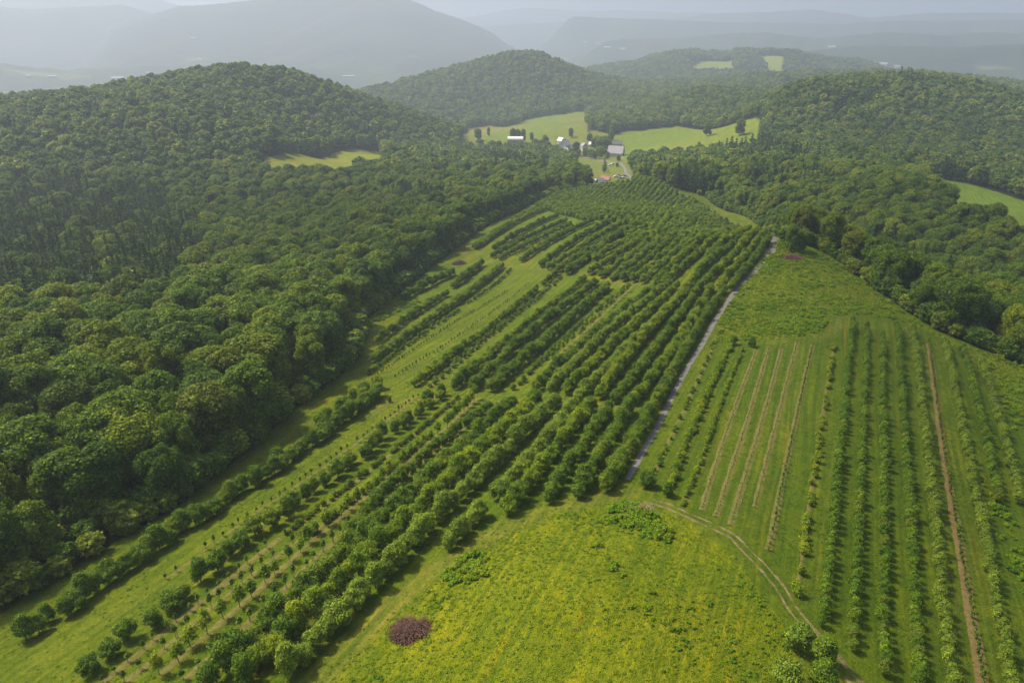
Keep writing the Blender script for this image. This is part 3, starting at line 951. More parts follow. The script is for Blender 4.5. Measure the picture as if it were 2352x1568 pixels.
# ------------------------------------------------------------------ orchard rows
# kind, colour, spacing, size, jitter, row description, picture points (near end first), strip (width, material) or None
ROWS = [
    ('apple', 'd', 1.6, .90, .6, 'the bushy row nearest the left woods', 'D 42,1448 110,1405 240,1332 330,1275 430,1205 520,1142 600,1085 660,1040 740,985 800,945 890,897', None),
    ('apple', 'g', 3.1, .85, .6, 'the short double row nearest the left woods', 'D 735,965 790,930 850,885 885,880', None),
    ('apple', 'd', 2.7, .88, .45, 'the row of separate dark trees', 'D 208,1525 300,1450 370,1390 440,1330 492,1300 560,1240 612,1195 680,1135 730,1110 800,1070 E 2470,20 B 190,1500 260,1450 370,1380 440,1300 560,1220 640,1160 710,1100', None),
    ('sap', 'd', 1.7, .8, .1, 'the thin stakes behind the separate dark trees', 'D 380,1330 470,1262 567,1196 650,1140 720,1088 793,1033 900,957 962,912', (.7, 'M')),
    ('sap', 'd', 1.7, .85, .08, 'the first straw strip from the woods', 'D 235,1568 297,1520 354,1472 460,1381 520,1333 588,1286 655,1226', (1.25, 'M')),
    ('bush', 'g', 1.0, .85, .08, 'the vine row on the first straw strip', 'D 662,1221 720,1175 780,1130 864,1061 912,1029 980,975 1049,913', (1.25, 'M')),
    ('sap', 'd', 1.75, 1.15, .08, 'the second straw strip from the woods', 'D 290,1566 398,1471 458,1423 513,1375 564,1334 639,1276 700,1232', (1.0, 'M')),
    ('bush', 'd', 1.1, .95, .1, 'the bush row on the second straw strip', 'D 712,1224 760,1190 809,1150 877,1093 940,1042 985,1000', (.9, 'M')),
    ('young', 'g', 2.3, 1.0, .3, 'the third strip, of young trees', 'D 373,1550 434,1485 506,1425 578,1372 625,1322 680,1278 731,1232 779,1192 836,1145 898,1092 939,1056 1014,992 1060,948 1100,913', (1.15, 'M')),
    ('sap', 'g', 2.0, 1.25, .1, 'the fourth straw strip from the woods', 'D 427,1562 496,1496 530,1462 590,1410 636,1369 687,1321 755,1262 810,1195', (1.2, 'M')),
    ('apple', 'd', 3.0, .82, .45, 'the loose dark row among mulch patches', 'D 800,1215 860,1150 920,1095 975,1045 1035,990 1083,955 1135,925', (.9, 'M')),
    ('apple', 'd', 2.9, 1.0, .35, 'the dense dark row beside the straw strips', 'D 478,1554 560,1484 598,1450 666,1386 728,1324 800,1260 874,1190 929,1148 1000,1085 1083,1009 1134,965 1190,915', None),
    ('apple', 'g', 2.9, 1.0, .3, 'the light green row next to the dark row', 'D 554,1546 650,1461 735,1384 813,1314 888,1239 953,1182 1014,1118 1083,1048 1151,985 1233,916', None),
    ('apple', 's', 2.9, 1.02, .2, 'the long row that starts nearest the brush pile', 'D 667,1529 752,1441 820,1368 902,1283 960,1226 1030,1155 1103,1098 1185,1010 1278,916', None),
    ('apple', 's', 2.8, .92, .2, 'the short row ending alone by the meadow track', 'D 1031,1243 1072,1200 1120,1155', None),
    ('apple', 's', 2.9, .96, .2, 'the row just right of the long row', 'D 1148,1128 1185,1085 1216,1058 1260,1000 1322,922', None),
    ('apple', 'g', 2.9, .92, .25, 'the second row right of the long row', 'D 1167,1163 1202,1115 1253,1062 1300,998 1353,930', None),
    ('apple', 'd', 3.2, .85, .3, 'the third row right of the long row', 'D 1262,1138 1300,1075 1349,1008 1403,932', None),
    ('apple', 'd', 2.9, .92, .2, 'the fourth row right of the long row', 'D 1327,1126 1366,1068 1411,990 1450,932', None),
    ('apple', 'd', 2.9, .98, .2, 'the row beside the gravel road, nearest the meadow', 'D 1390,1112 1431,1050 1479,971 1503,932', None),
    # second section, above the cross track
    ('apple', 'd', 2.6, .75, .4, '', 'B 270,770 400,660 560,560 730,450', None),
    ('apple', 'd', 2.6, 1.0, .8, '', 'B 440,480 560,420 700,350 790,310', None),
    ('apple', 'd', 2.4, .95, .5, '', 'B 780,400 890,315 970,255', None),
    ('apple', 's', 2.1, .85, .2, '', 'B 250,890 400,775 560,660 700,580 860,470 980,365 1110,265', None),
    ('bush', 'd', 1.6, 1.0, .15, '', 'B 210,1000 350,890 500,790 620,700 820,570', None),
    ('bush', 'd', 1.8, 1.0, .15, '', 'B 860,530 1030,420 1180,290', None),
    ('seed', 'd', 1.5, 1.2, .1, '', 'B 300,1010 400,900 520,820 700,710 850,640 940,580 1130,450', None),
    ('seed', 'd', 1.8, 1.2, .1, '', 'B 380,1020 560,920 700,830 900,690 1100,540 1290,395', None),
    ('apple', 'g', 2.3, .80, .2, '', 'B 520,1050 650,960 770,860 900,770 1050,680 1130,590 1240,500 1350,415', None),
    ('apple', 'd', 2.3, .75, .2, '', 'B 1385,385 1470,310', None),
    ('bush', 'd', 2.0, 1.1, .3, '', 'B 620,1080 700,1010 860,890 1040,750 1150,640 1290,520 1400,430 1530,340', (.8, 'M')),
    ('apple', 'g', 2.4, .72, .4, '', 'B 860,1000 950,930 1110,800 1250,650 1400,540 1560,440 1660,350', None),
    ('apple', 'd', 2.8, .95, .5, '', 'B 790,1070 870,990 940,930', None),
    ('apple', 'd', 2.8, .95, .5, '', 'B 920,1080 1050,950 1170,820 1300,720 1400,640 1550,540 1650,450 1740,370', None),
    ('apple', 'd', 2.8, 1.0, .5, '', 'B 1020,1080 1140,1020 1200,930 1280,880 1370,800 1450,730 1560,630 1640,560 1750,470 1820,400', None),
    ('bush', 'd', 1.7, 1.1, .2, '', 'B 1200,1100 1280,980 1430,850 1560,740 1700,620 1800,530 1900,440 1960,400', (.8, 'M')),
    ('young', 'g', 3.5, .9, .3, '', 'B 1390,930 1500,880 1600,770 1700,680 1860,520 1990,410', (1.0, 'M')),
    ('apple', 'd', 2.8, .95, .3, '', 'B 1340,1080 1450,960 1550,880 1680,770 1790,680 1900,590 2050,480 2150,400', None),
    ('apple', 's', 2.5, .95, .2, '', 'B 1430,1090 1530,980 1640,880 1760,770 1870,680 1990,580 2100,480 2240,380', None),
    ('apple', 'g', 2.5, .95, .2, '', 'B 1540,1100 1640,990 1750,900 1870,780 1960,690 2080,600 2180,500 2290,400', None),
    ('apple', 's', 2.5, .95, .2, '', 'B 1630,1140 1730,1030 1850,920 1940,830 2030,760 2150,640 2250,540 2340,450', None),
    ('apple', 'y', 2.5, .95, .2, '', 'B 1760,1130 1840,1020 1930,930 2000,810 2100,710 2200,580 2300,480 3 600,60 700,-40', None),
    ('apple', 'd', 2.5, .92, .2, '', 'B 1870,1160 1960,1050 2060,920 2150,800 2250,680 2352,560 3 700,60 810,-40', None),
    ('apple', 'g', 2.5, .92, .2, '', 'B 1990,1170 2090,1060 2180,930 2260,830 2352,700 3 830,80 930,-20', None),
    ('apple', 'd', 2.5, .92, .2, '', 'B 2130,1190 2190,1090 2270,970 2340,870 3 720,430 880,230 1000,60 1060,0', None),
    # third section, up to the crest
    ('apple', 'g', 2.6, .8, .4, '', '1 100,870 170,860 280,760 450,640 650,540 750,465', None),
    ('apple', 'g', 2.6, .9, .4, '', '1 150,880 260,800 400,700 600,600 780,520 860,480', None),
    ('apple', 'd', 2.6, .9, .4, '', '1 330,890 470,800 620,720 760,640 900,580 1000,545', None),
    ('apple', 'd', 2.6, .8, .4, '', '1 320,970 450,890 620,800 800,720 950,650 1090,590', None),
    ('apple', 'd', 2.6, .7, .4, '', '1 400,990 560,900 700,830 850,760 1000,700 1120,640', (.8, 'M')),
    ('apple', 'd', 2.4, .85, .2, '', '1 630,1010 750,910 900,830 1050,750 1200,670 1360,600', None),
    ('bush', 'd', 1.8, 1.0, .2, '', '1 560,960 700,900 850,820 1000,750 1150,660', None),
    ('apple', 'd', 2.4, .95, .2, '', '1 840,1060 950,960 1100,850 1250,770 1400,700 1540,630', None),
    ('apple', 's', 2.4, .85, .3, '', '1 900,1090 1050,1000 1200,900 1350,800 1500,720 1620,660 1750,590', None),
    ('apple', 'd', 2.4, 1.0, .2, '', '1 1000,1110 1130,1050 1260,960 1400,880 1530,800 1680,720 1850,610', None),
    ('apple', 'd', 2.4, 1.0, .2, '', '1 1100,1140 1200,1060 1330,950 1470,860 1600,790 1750,710 1880,640', None),
    ('apple', 'g', 2.4, .95, .2, '', '1 1370,1000 1500,930 1620,860 1750,800 1870,730 2000,680 2150,590 2300,470', None),
    ('apple', 'g', 2.4, .95, .2, '', '1 1340,1140 1450,1060 1600,980 1700,900 1850,820 1980,740', None),
    ('apple', 'g', 2.4, .95, .2, '', '2 -248,1170 -18,1030 150,900 330,730 480,560 640,430', None),
    ('apple', 's', 2.4, .95, .2, '', '2 -138,1200 100,1020 300,870 500,680 700,400', None),
    ('apple', 'd', 2.4, .95, .2, '', '2 -18,1210 150,1080 350,920 550,740 770,450', None),
    ('apple', 'g', 2.4, .95, .2, '', '2 90,1220 250,1080 450,940 650,760 840,480', None),
    ('apple', 's', 2.4, .95, .2, '', '2 190,1230 350,1080 550,930 750,760 910,535', None),
    ('apple', 'g', 2.4, .95, .2, '', '2 330,1220 500,1050 700,900 850,780 1000,605', None),
    ('apple', 'g', 2.4, .95, .2, '', '2 420,1250 560,1100 750,970 850,880 1000,760 1120,660', None),
    ('apple', 'g', 2.4, .95, .2, '', '2 860,975 950,900 1050,820 1220,700', None),
    ('apple', 'd', 2.4, .95, .2, '', '2 720,1240 800,1100 950,990 1100,870 1290,700', None),
    ('apple', 'g', 2.4, .95, .2, '', '2 850,1230 1000,1080 1150,960 1365,725', None),
    ('apple', 'g', 2.4, .95, .2, '', '2 1000,1270 1150,1080 1300,930 1435,765', None),
    ('apple', 'd', 2.4, .95, .2, '', '2 1110,1290 1250,1130 1400,930 1510,795', None),
    # block right of the road
    ('bush', 'g', 1.6, .75, .15, 'the straw strip closest to the gravel road', '5 210,640 300,500 440,220 530,20 3 560,1400 620,1250 700,1080 780,900 880,700 940,575', (.95, 'M')),
    ('bush', 'g', .95, 1.05, .2, 'the full bushy strip right of the gravel road', '5 430,700 520,450 620,280 720,60 3 700,1450 760,1300 850,1150 900,980 970,830 1080,680 1110,600', (1.25, 'M')),
    ('bush', 'g', .85, .75, .1, 'the short bush row third from the gravel road', '5 600,820 650,720 720,550 790,350 860,150 920,0 3 940,1400 980,1280 1020,1120 1090,960 1170,800 1240,640', (.9, 'M')),
    ('seed', 'd', .9, .45, .06, '', '5 790,890 880,650 950,440 1010,220 1090,0 3 1140,1260 1210,1070 1290,870 1380,650', (1.2, 'M')),
    ('seed', 'd', .9, .45, .06, '', '5 950,960 1060,620 1150,330 1270,0 3 1290,1330 1360,1130 1420,900 1510,620', (1.2, 'M')),
    ('seed', 'd', .9, .45, .06, '', '5 1100,1050 1170,830 1240,590 1320,310 1430,0 3 1430,1400 1490,1150 1570,900 1640,620', (1.25, 'M')),
    ('seed', 'd', .9, .45, .06, '', '5 1360,860 1420,620 1490,310 1580,0 3 1600,1350 1650,1150 1720,870 1800,570', (1.15, 'M')),
    ('seed', 'd', 1.55, 1.0, .05, 'the straw strip left of the yellowish row', '5 1508,1310 1590,850 1670,480 1770,0 3 1830,1200 1890,900 1965,590', (1.2, 'M')),
    ('bush', 'y', 1.3, 1.0, .2, 'the sparse yellowish row', 'H 850,960 830,880 860,760 900,400 930,200 5 1990,400 2050,0 3 2080,1300 2120,1050 2150,800 2190,570', (.8, 'M')),
    ('dwarf', 'g', 1.5, 0.84, .14, 'the 1st full row right of the yellowish row', 'H 1005,1140 1035,850 1060,560 1100,300 1110,0 4 450,1400 480,1100 500,900 540,700 530,500 560,310', None),
    ('dwarf', 'g', 1.5, 0.84, .14, 'the 2nd full row right of the yellowish row', 'H 1205,1300 1230,900 1240,500 1260,0 4 660,1400 690,1100 700,800 690,600 700,390', None),
    ('dwarf', 'g', 1.5, 0.84, .14, 'the 3rd full row right of the yellowish row', 'H 1412,1460 1415,1000 1410,600 1410,0 4 870,1300 870,1000 880,760 865,500', None),
    ('dwarf', 'g', 1.5, 0.88, .14, 'the 4th full row right of the yellowish row', 'H 1655,1620 1630,1200 1600,700 1570,0 4 1090,1300 1060,1000 1030,700 1020,380', None),
    ('dwarf', 's', 1.5, 0.97, .16, 'the row just left of the bare soil strip', 'H 1870,1600 1830,1200 1760,600 1710,0 4 1290,1300 1240,1000 1220,700 1170,410', None),
    ('seed', 'd', 1.25, 1.25, .06, 'the bare soil strip', 'H 2075,1580 1930,700 1810,0 4 1420,1150 1390,850 1340,565', (1.6, 'S')),
    ('dwarf', 's', 1.5, 0.92, .16, 'the row just right of the bare soil strip', 'H 2290,1600 2200,1200 2100,600 1980,0 4 1690,1400 1620,1050 1560,800 1510,570', None),
    ('dwarf', 'g', 1.5, 0.88, .16, 'the 2nd row right of the bare soil strip', 'H 2190,320 2120,60 4 1900,1350 1830,1050 1760,800 1690,610', None),
    ('dwarf', 's', 1.6, 0.92, .2, 'the 3rd row right of the bare soil strip', 'H 2340,330 2270,150 4 2090,1400 2080,1300 2000,1050 1930,850 1850,705', None),
]
DENSE = W('1 750,460 1000,325 1400,270 1750,215 1850,195 2090,240 2240,320 2270,390 1900,605 1600,640 1400,610 1250,610 1130,580 1040,560 860,500')

ORCH3 = W('2 425,275 590,375 720,425 850,490 1000,610 1120,680 1300,705 1440,768 1510,800 1110,1310 -300,1300 -400,600')
SPECS = {   # kind: thing name, category, group, tree word
    'apple': ('apple_tree', 'apple tree', 'apple trees in the orchard rows'),
    'dwarf': ('dwarf_apple_tree', 'small fruit tree', 'small fruit trees in the block right of the road'),
    'young': ('young_fruit_tree', 'young tree', 'young trees on the straw strips'),
    'sap': ('staked_sapling', 'sapling', 'staked saplings on the straw strips'),
    'bush': ('fruit_bush', 'bush', 'low fruit bushes in rows'),
    'seed': ('seedling', 'seedling', 'small seedlings on the strips'),
}
CENTRE_H = {'apple': 1.3, 'dwarf': 1.0, 'young': 0.0, 'sap': 0.0, 'bush': .3, 'seed': 0.0}
plants = []     # dicts
for kind, tone, sp, size, jit, desc, spec, strip in ROWS:
    slim = kind == 'apple' and 'nearest the left woods' not in desc and 'separate dark' not in desc
    first = 'D ' == spec[:2]
    if slim: sp *= .74 if first else .66; jit = min(jit, .3) * .55
    line = W(spec, CENTRE_H[kind])
    sg_ = np.hypot(*np.diff(line, axis=0).T)
    while len(line) > 3 and (sg_[-1] > 2.3 * np.median(sg_) and sg_[-1] > 35): line = line[:-1]; sg_ = sg_[:-1]
    if len(line) > 3:           # rows are planted straight: a gentle curve through the measured points
        q = np.concatenate([[0], np.cumsum(np.hypot(*np.diff(line, axis=0).T))]); q /= q[-1]
        g = np.linspace(0, 1, 9); dg = 2 if len(line) < 12 else 3
        line = np.stack([np.polyval(np.polyfit(q, line[:, 0], dg), g), np.polyval(np.polyfit(q, line[:, 1], dg), g)], -1)
    if spec.startswith('2 '):        # these rows run on to the lane on the crest
        e = line[-1] - line[-2]; e = e / np.linalg.norm(e); ext = []
        for k in range(1, 40):
            q = line[-1] + e * 5 * k
            if not inpoly(np.array([q[0]]), np.array([q[1]]), ORCH3)[0]: break
            ext.append(q)
        if ext: line = np.vstack([line, ext])
    line = smooth_line(line, 0.5)
    seg = np.hypot(*np.diff(line, axis=0).T); s = np.concatenate([[0], np.cumsum(seg)])
    if strip:
        ribbon('straw_strip' if strip[1] == 'M' else 'soil_strip', line[::6], [strip[0]] * 2, M_MULCH if strip[1] == 'M' else M_SOIL, rag=.28, lift=.06)
    n = max(1, int(s[-1] / sp))
    for k in range(n + 1):
        t = k * sp + (random.uniform(-.15, .15) * sp if k else 0)
        if t > s[-1]: continue
        if kind == 'bush' and desc.startswith('the straw strip closest') and random.random() < .45: continue
        if kind in ('bush', 'young', 'sap') and random.random() < (.4 if 'yellowish' in desc and kind == 'bush' else .08): continue
        x = np.interp(t, s, line[:, 0]); y = np.interp(t, s, line[:, 1])
        tx = np.interp(t + .5, s, line[:, 0]) - np.interp(t - .5, s, line[:, 0]); ty = np.interp(t + .5, s, line[:, 1]) - np.interp(t - .5, s, line[:, 1])
        ja, jb = random.gauss(0, jit), random.gauss(0, jit * .2)
        x, y = x - ty * ja + tx * jb, y + tx * ja + ty * jb
        plants.append(dict(kind=kind, tone=tone, size=size * random.uniform(.82, 1.16), x=x, y=y, desc=desc, row=spec, k=0, w=(.94 if first else .84) if slim else (.86 if kind == 'dwarf' else 1.0)))
# the dense block on the crest: parallel rows
d0 = W('1 1900,600 2280,360'); dv = d0[1] - d0[0]; dv /= np.linalg.norm(dv); nv = np.array([-dv[1], dv[0]])
for i in range(-3, 82):
    for j in range(-240, 240):
        p = d0[0] + nv * (3.15 * i + random.gauss(0, .12)) + dv * (1.75 * j + random.gauss(0, .2))
        if inpoly(np.array([p[0]]), np.array([p[1]]), DENSE)[0]:
            plants.append(dict(kind='apple', tone=random.choice('dsggd'), size=.92 * random.uniform(.85, 1.12), x=p[0], y=p[1], desc='', row='dense', k=0, w=.86))
# the right shoulder of the crest, planted up to the lane
CR = px('D 1550,446 1589,457 1620,473 1637,489 1657,503 1681,517 1719,525 1730,534 1640,556 1560,585 1440,580 1430,510 1500,465')
e0 = W('2 430,1045 640,850'); dv = e0[1] - e0[0]; dv /= np.linalg.norm(dv); nv = np.array([-dv[1], dv[0]])
A_, B_ = np.meshgrid(np.arange(-30, 60), np.arange(-40, 190), indexing='ij')
gx_ = e0[0][0] + nv[0] * 3.4 * A_ + dv[0] * 1.75 * B_; gy_ = e0[0][1] + nv[1] * 3.4 * A_ + dv[1] * 1.75 * B_
gx_, gy_ = gx_.ravel() + rng.normal(0, .15, A_.size), gy_.ravel() + rng.normal(0, .2, A_.size)
gz_ = height(gx_, gy_) + 1.2
dep_ = gy_ * CP - gz_ * SP
uu, vv_ = gx_ / dep_ * F + 1176, 784 - (gy_ * SP + gz_ * CP) / dep_ * F
ok_ = inpoly(uu, vv_, CR) & inpoly(gx_, gy_, OPEN_MAIN) & (dep_ > 1) & (np.hypot(gx_, gy_) > 200)
ex_ = np.array([(p['x'], p['y']) for p in plants])
for a_, b_ in zip(gx_[ok_], gy_[ok_]):
    if np.hypot(ex_[:, 0] - a_, ex_[:, 1] - b_).min() > 2.2:
        plants.append(dict(kind='apple', tone=random.choice('ggsd'), size=.92 * random.uniform(.85, 1.12), x=a_, y=b_, desc='', row='shoulder', k=0, w=.84))
X = np.array([p['x'] for p in plants]); Y = np.array([p['y'] for p in plants]); Z = height(X, Y)
for p, z in zip(plants, Z): p['z'] = float(z); p['r'] = math.hypot(p['x'], p['y'])
rowcount = {}
for p in plants:
    rowcount[p['row']] = rowcount.get(p['row'], 0) + 1; p['k'] = rowcount[p['row']]


def in_frame(x, y, z, m=60):
    dep = y * CP - z * SP
    u = x / dep * F + 1176; v = 784 - (y * SP + z * CP) / dep * F
    return (dep > 1) & (u > -m) & (u < 2352 + m) & (v < 1568 + m) & (v > -200)


LIMIT = {'apple': 300, 'dwarf': 300, 'young': 80, 'sap': 240, 'bush': 240, 'seed': 130}
massed = []; rowvis = {}
for kind in SPECS:
    c = [p for p in plants if p['kind'] == kind]
    c.sort(key=lambda p: p['r'])
    nm, cat, grp = SPECS[kind]
    kn = 0
    for p in c:
        vis = in_frame(p['x'], p['y'], p['z'] + 1, 12)
        if p['desc'] and kn < LIMIT[kind] and vis:
            kn += 1; p['vk'] = rowvis[p['row']] = rowvis.get(p['row'], 0) + 1
            rz = random.uniform(0, 6.28); s = p['size']; i = random.randrange(4)
            if kind == 'apple': parts = [('crown', APP[p['tone']][i]), ('trunk', TA[i % 2])]
            elif kind == 'dwarf': parts = [('crown', DWF[p['tone']][i % 3]), ('trunk', TD)]
            elif kind == 'young': parts = [('crown', YOUNG[i % 2]), ('trunk', TY)]
            elif kind == 'sap': parts = [('crown', SAPC[i % 2]), ('trunk', TS), ('stake', STAKE)]
            elif kind == 'bush': parts = [('crown', BSH[p['tone']][i % 2]), ('stem', TSE)]
            else: parts = [('crown', SEED[i % 2]), ('stem', TSE)]
            word = {'apple': 'apple tree', 'dwarf': 'small fruit tree', 'young': 'young tree', 'sap': 'sapling', 'bush': 'bush', 'seed': 'seedling'}[kind]
            thing(nm, parts, (p['x'], p['y'], p['z'] - .03), rz, (s * p['w'] * random.uniform(.92, 1.08), s * p['w'] * random.uniform(.92, 1.08), s * (.45 + .55 * p['w']) * random.uniform(.86, 1.14)),
                  f"{word}, {nth(p['vk'])} from near end of {p['desc'][4:]}", cat, grp)
        else:
            massed.append(p)
print('row plants', len(plants), _count, 'massed', len(massed))
VAR = {}
vl = []
for kind, src, tr in (('apple', APP, TA[0]), ('dwarf', DWF, TD), ('young', {'g': YOUNG}, TY), ('sap', {'d': SAPC, 'g': SAPC}, TS), ('bush', BSH, TSE), ('seed', {'d': SEED}, TSE)):
    for tone, meshes in src.items():
        VAR[(kind, tone)] = []
        for me in meshes[:3]:
            VAR[(kind, tone)].append(len(vl)); vl.append((kind, variant(me, tr)))


def scatter_rows(name, label, cat, kinds):
    use = [p for p in massed if p['kind'] in kinds]
    if not use: return
    ids = sorted({i for k, v in VAR.items() if k[0] in kinds for i in v}); remap = {a: b for b, a in enumerate(ids)}
    P = [(p['x'], p['y'], p['z'] - .03) for p in use]
    S = [(p['size'] * p['w'] * random.uniform(.9, 1.1), p['size'] * p['w'] * random.uniform(.9, 1.1), p['size'] * (.45 + .55 * p['w']) * random.uniform(.85, 1.15)) for p in use]
    mass(name, label, cat, P, S, rng.uniform(0, 6.28, len(use)), [remap[random.choice(VAR[(p['kind'], p['tone'])])] for p in use], [vl[i][1] for i in ids])


scatter_rows('apple_trees', 'rows of green apple trees beyond the first cross track up to the crest', 'apple trees', ('apple', 'young'))
scatter_rows('dwarf_apple_trees', 'farther small fruit trees of the block right of the road', 'fruit trees', ('dwarf',))
scatter_rows('fruit_bushes', 'farther low bushes, seedlings and saplings along the straw strips', 'bushes', ('bush', 'seed', 'sap'))

# ------------------------------------------------------------------ forest
def sight_limit(mask_fn, canopy=11.0):
    th = np.radians(np.arange(-56, 56.01, .25)); rr = np.geomspace(42, 3000, 420)
    T, Q = np.meshgrid(th, rr, indexing='ij')
    x, y = np.sin(T) * Q, np.cos(T) * Q
    z = height(x.ravel(), y.ravel()).reshape(T.shape) + np.where(is_open(x.ravel(), y.ravel()), 0, canopy).reshape(T.shape)
    run = np.maximum.accumulate(z / Q, 1)
    return th, rr, run


_th, _rr, _run = sight_limit(is_open)


def visible(x, y, z, margin):
    r = np.hypot(x, y); t = np.arctan2(x, y)
    i = np.clip(np.round((t - _th[0]) / np.radians(.25)).astype(int), 0, len(_th) - 1)
    j = np.clip(np.searchsorted(_rr, r - 14) - 1, 0, len(_rr) - 1)
    return ((z + margin) / r > _run[i, j]) & (np.abs(t) < R(55))


def jgrid(r0, r1, cell):
    xs = np.arange(-r1, r1, cell); ys = np.arange(20, r1, cell)
    X, Yg = np.meshgrid(xs, ys)
    X = X + rng.uniform(-.42, .42, X.shape) * cell; Yg = Yg + rng.uniform(-.42, .42, Yg.shape) * cell
    x, y = X.ravel(), Yg.ravel(); r = np.hypot(x, y); t = np.arctan2(x, y)
    m = (r >= r0) & (r < r1) & (np.abs(t) < R(54.5))
    return x[m], y[m]


def openedge(x, y, d=4.0):
    """keep crowns off the open ground by half their width"""
    m = is_open(x, y)
    for a in np.arange(0, 6.28, .785):
        m |= is_open(x + d * math.cos(a), y + d * math.sin(a))
    return m


PINEZ = [W('D 0,470 120,440 250,440 400,480 470,560 480,640 400,720 250,760 120,770 0,790 -100,700'),
         W('D 480,470 620,440 760,400 900,390 1050,370 1180,370 1270,400 1150,420 1000,430 800,470 620,500'),
         W('D 1430,330 1700,380 1900,400 1800,350 1500,320')]
fx, fy, fs, fi, kinds_ = [], [], [], [], []
for r0, r1, cell, sc in ((50, 330, 5.8, .86), (330, 420, 6.6, .90), (420, 1100, 8.0, .93), (1100, 1900, 10.0, 1.02), (1900, 2760, 14.0, 1.3)):
    x, y = jgrid(r0, r1, cell)
    m = ~openedge(x, y, 2.3 if r1 < 1200 else 1.0)
    x, y = x[m], y[m]
    z = height(x, y)
    m = visible(x, y, z, 27) & in_frame(x, y, z + 10, 330)
    x, y, z = x[m], y[m], z[m]
    pz = np.zeros(len(x), bool)
    for p in PINEZ: pz |= inpoly(x, y, p)
    pz |= (fbm(x, y, 90, 3, 77) > .42) & (np.hypot(x, y) > 300)
    pz &= polydist(x, y, FIELDS[2], True) > 90
    for i in range(len(x)):
        fx.append(x[i]); fy.append(y[i]); fs.append((z[i], sc * random.uniform(.66, 1.26), bool(pz[i]) and random.random() < .75))
fx = np.array(fx); fy = np.array(fy)
fz = np.array([a[0] for a in fs]); fsc = np.array([a[1] for a in fs]); fp = np.array([a[2] for a in fs])
fr = np.hypot(fx, fy)
print('forest trees', len(fx), 'pines', fp.sum())
front = visible(fx, fy, fz, 14.5)
edge_line = W('D 0,1400 130,1325 250,1255 400,1165 500,1090 600,1012 700,925 770,868 822,815 838,780 832,740 900,684 1000,602 1050,567 1130,512 1200,477 1290,443 1345,434')
edge_r = W('D 1620,452 1700,492 1755,532 1800,552 1870,568 1930,602 2050,692 2150,757 2352,838 2600,960')
_inf = in_frame(fx, fy, fz + 12, 0)


def along(x, y, line):
    best = 1e9; s0 = 0; bs = 0
    for a, b in zip(line[:-1], line[1:]):
        ab = b - a; L = math.hypot(*ab)
        t = min(1, max(0, ((x - a[0]) * ab[0] + (y - a[1]) * ab[1]) / (L * L)))
        d = math.hypot(x - a[0] - ab[0] * t, y - a[1] - ab[1] * t)
        if d < best: best = d; bs = s0 + t * L
        s0 += L
    return best, bs


used = np.zeros(len(fx), bool)
for want_pine, nmax in ((False, 285), (True, 200)):
    idx = [i for i in np.argsort(fr) if front[i] and _inf[i] and fp[i] == want_pine][:nmax]
    lanes = {}
    for i in idx:
        side = 'left' if fx[i] < 60 + 0.0 * fy[i] and not (fx[i] > 40 and fy[i] < 300) else 'right'
        d, s = along(fx[i], fy[i], edge_line if side == 'left' else edge_r)
        lanes.setdefault((side, int(d // 8)), []).append((s, i))
    for (side, lane), lst in lanes.items():
        lst.sort()
        if side == 'right': lst = lst[::-1]
        for n, (s, i) in enumerate(lst, 1):
            used[i] = True
            w = 'pine' if want_pine else 'leafy tree'
            where = (f'along the orchard edge of the {side} woods' if lane == 0 else f'in the {nth(lane + 1)} line back in the {side} woods')
            j = random.randrange(5)
            parts = [('crown', PINES[j % 3]), ('trunk', TP)] if want_pine else [('crown', BROAD[j]), ('trunk', TB[j % 2])]
            k = float(fsc[i])
            thing('pine_tree' if want_pine else 'broadleaf_tree', parts, (fx[i], fy[i], fz[i] - .2), random.uniform(0, 6.28), (k, k, (k * .45 + .44) * random.uniform(.93, 1.08)),
                  f'{w}, {nth(n)} from near end {where}', 'pine tree' if want_pine else 'tree', f"{'pines' if want_pine else 'leafy trees'} of the {side} woods")
rest = np.where(~used)[0]
near = fr < 560
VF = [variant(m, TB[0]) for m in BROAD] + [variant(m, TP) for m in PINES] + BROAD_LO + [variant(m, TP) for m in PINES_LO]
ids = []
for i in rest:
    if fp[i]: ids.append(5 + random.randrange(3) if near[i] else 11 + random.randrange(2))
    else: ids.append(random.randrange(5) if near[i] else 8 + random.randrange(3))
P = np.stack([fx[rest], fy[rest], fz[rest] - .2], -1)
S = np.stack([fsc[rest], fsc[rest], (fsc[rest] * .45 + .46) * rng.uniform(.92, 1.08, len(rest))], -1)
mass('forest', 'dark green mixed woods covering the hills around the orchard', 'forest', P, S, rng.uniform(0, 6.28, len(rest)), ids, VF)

# undergrowth along the foot of the woods
ux, uy = [], []
for line, sgn in ((edge_line, 1), (edge_r, 1)):
    L = smooth_line(line, 1.0)
    for p in L:
        if math.hypot(*p) > 480: continue
        for k in range(4):
            a = random.uniform(0, 6.28); d = random.uniform(0.5, 8.0)
            q = p + d * np.array([math.cos(a), math.sin(a)])
            if not is_open(np.array([q[0]]), np.array([q[1]]))[0]: ux.append(q[0]); uy.append(q[1])
ux = np.array(ux); uy = np.array(uy); uz = height(ux, uy)
us = rng.uniform(.16, .50, len(ux))
mass('undergrowth', 'low leafy undergrowth along the foot of the woods', 'undergrowth', np.stack([ux, uy, uz - .3], -1), np.stack([us, us, us * .75], -1), rng.uniform(0, 6.28, len(ux)),
     rng.integers(0, 3, len(ux)), BROAD_LO)

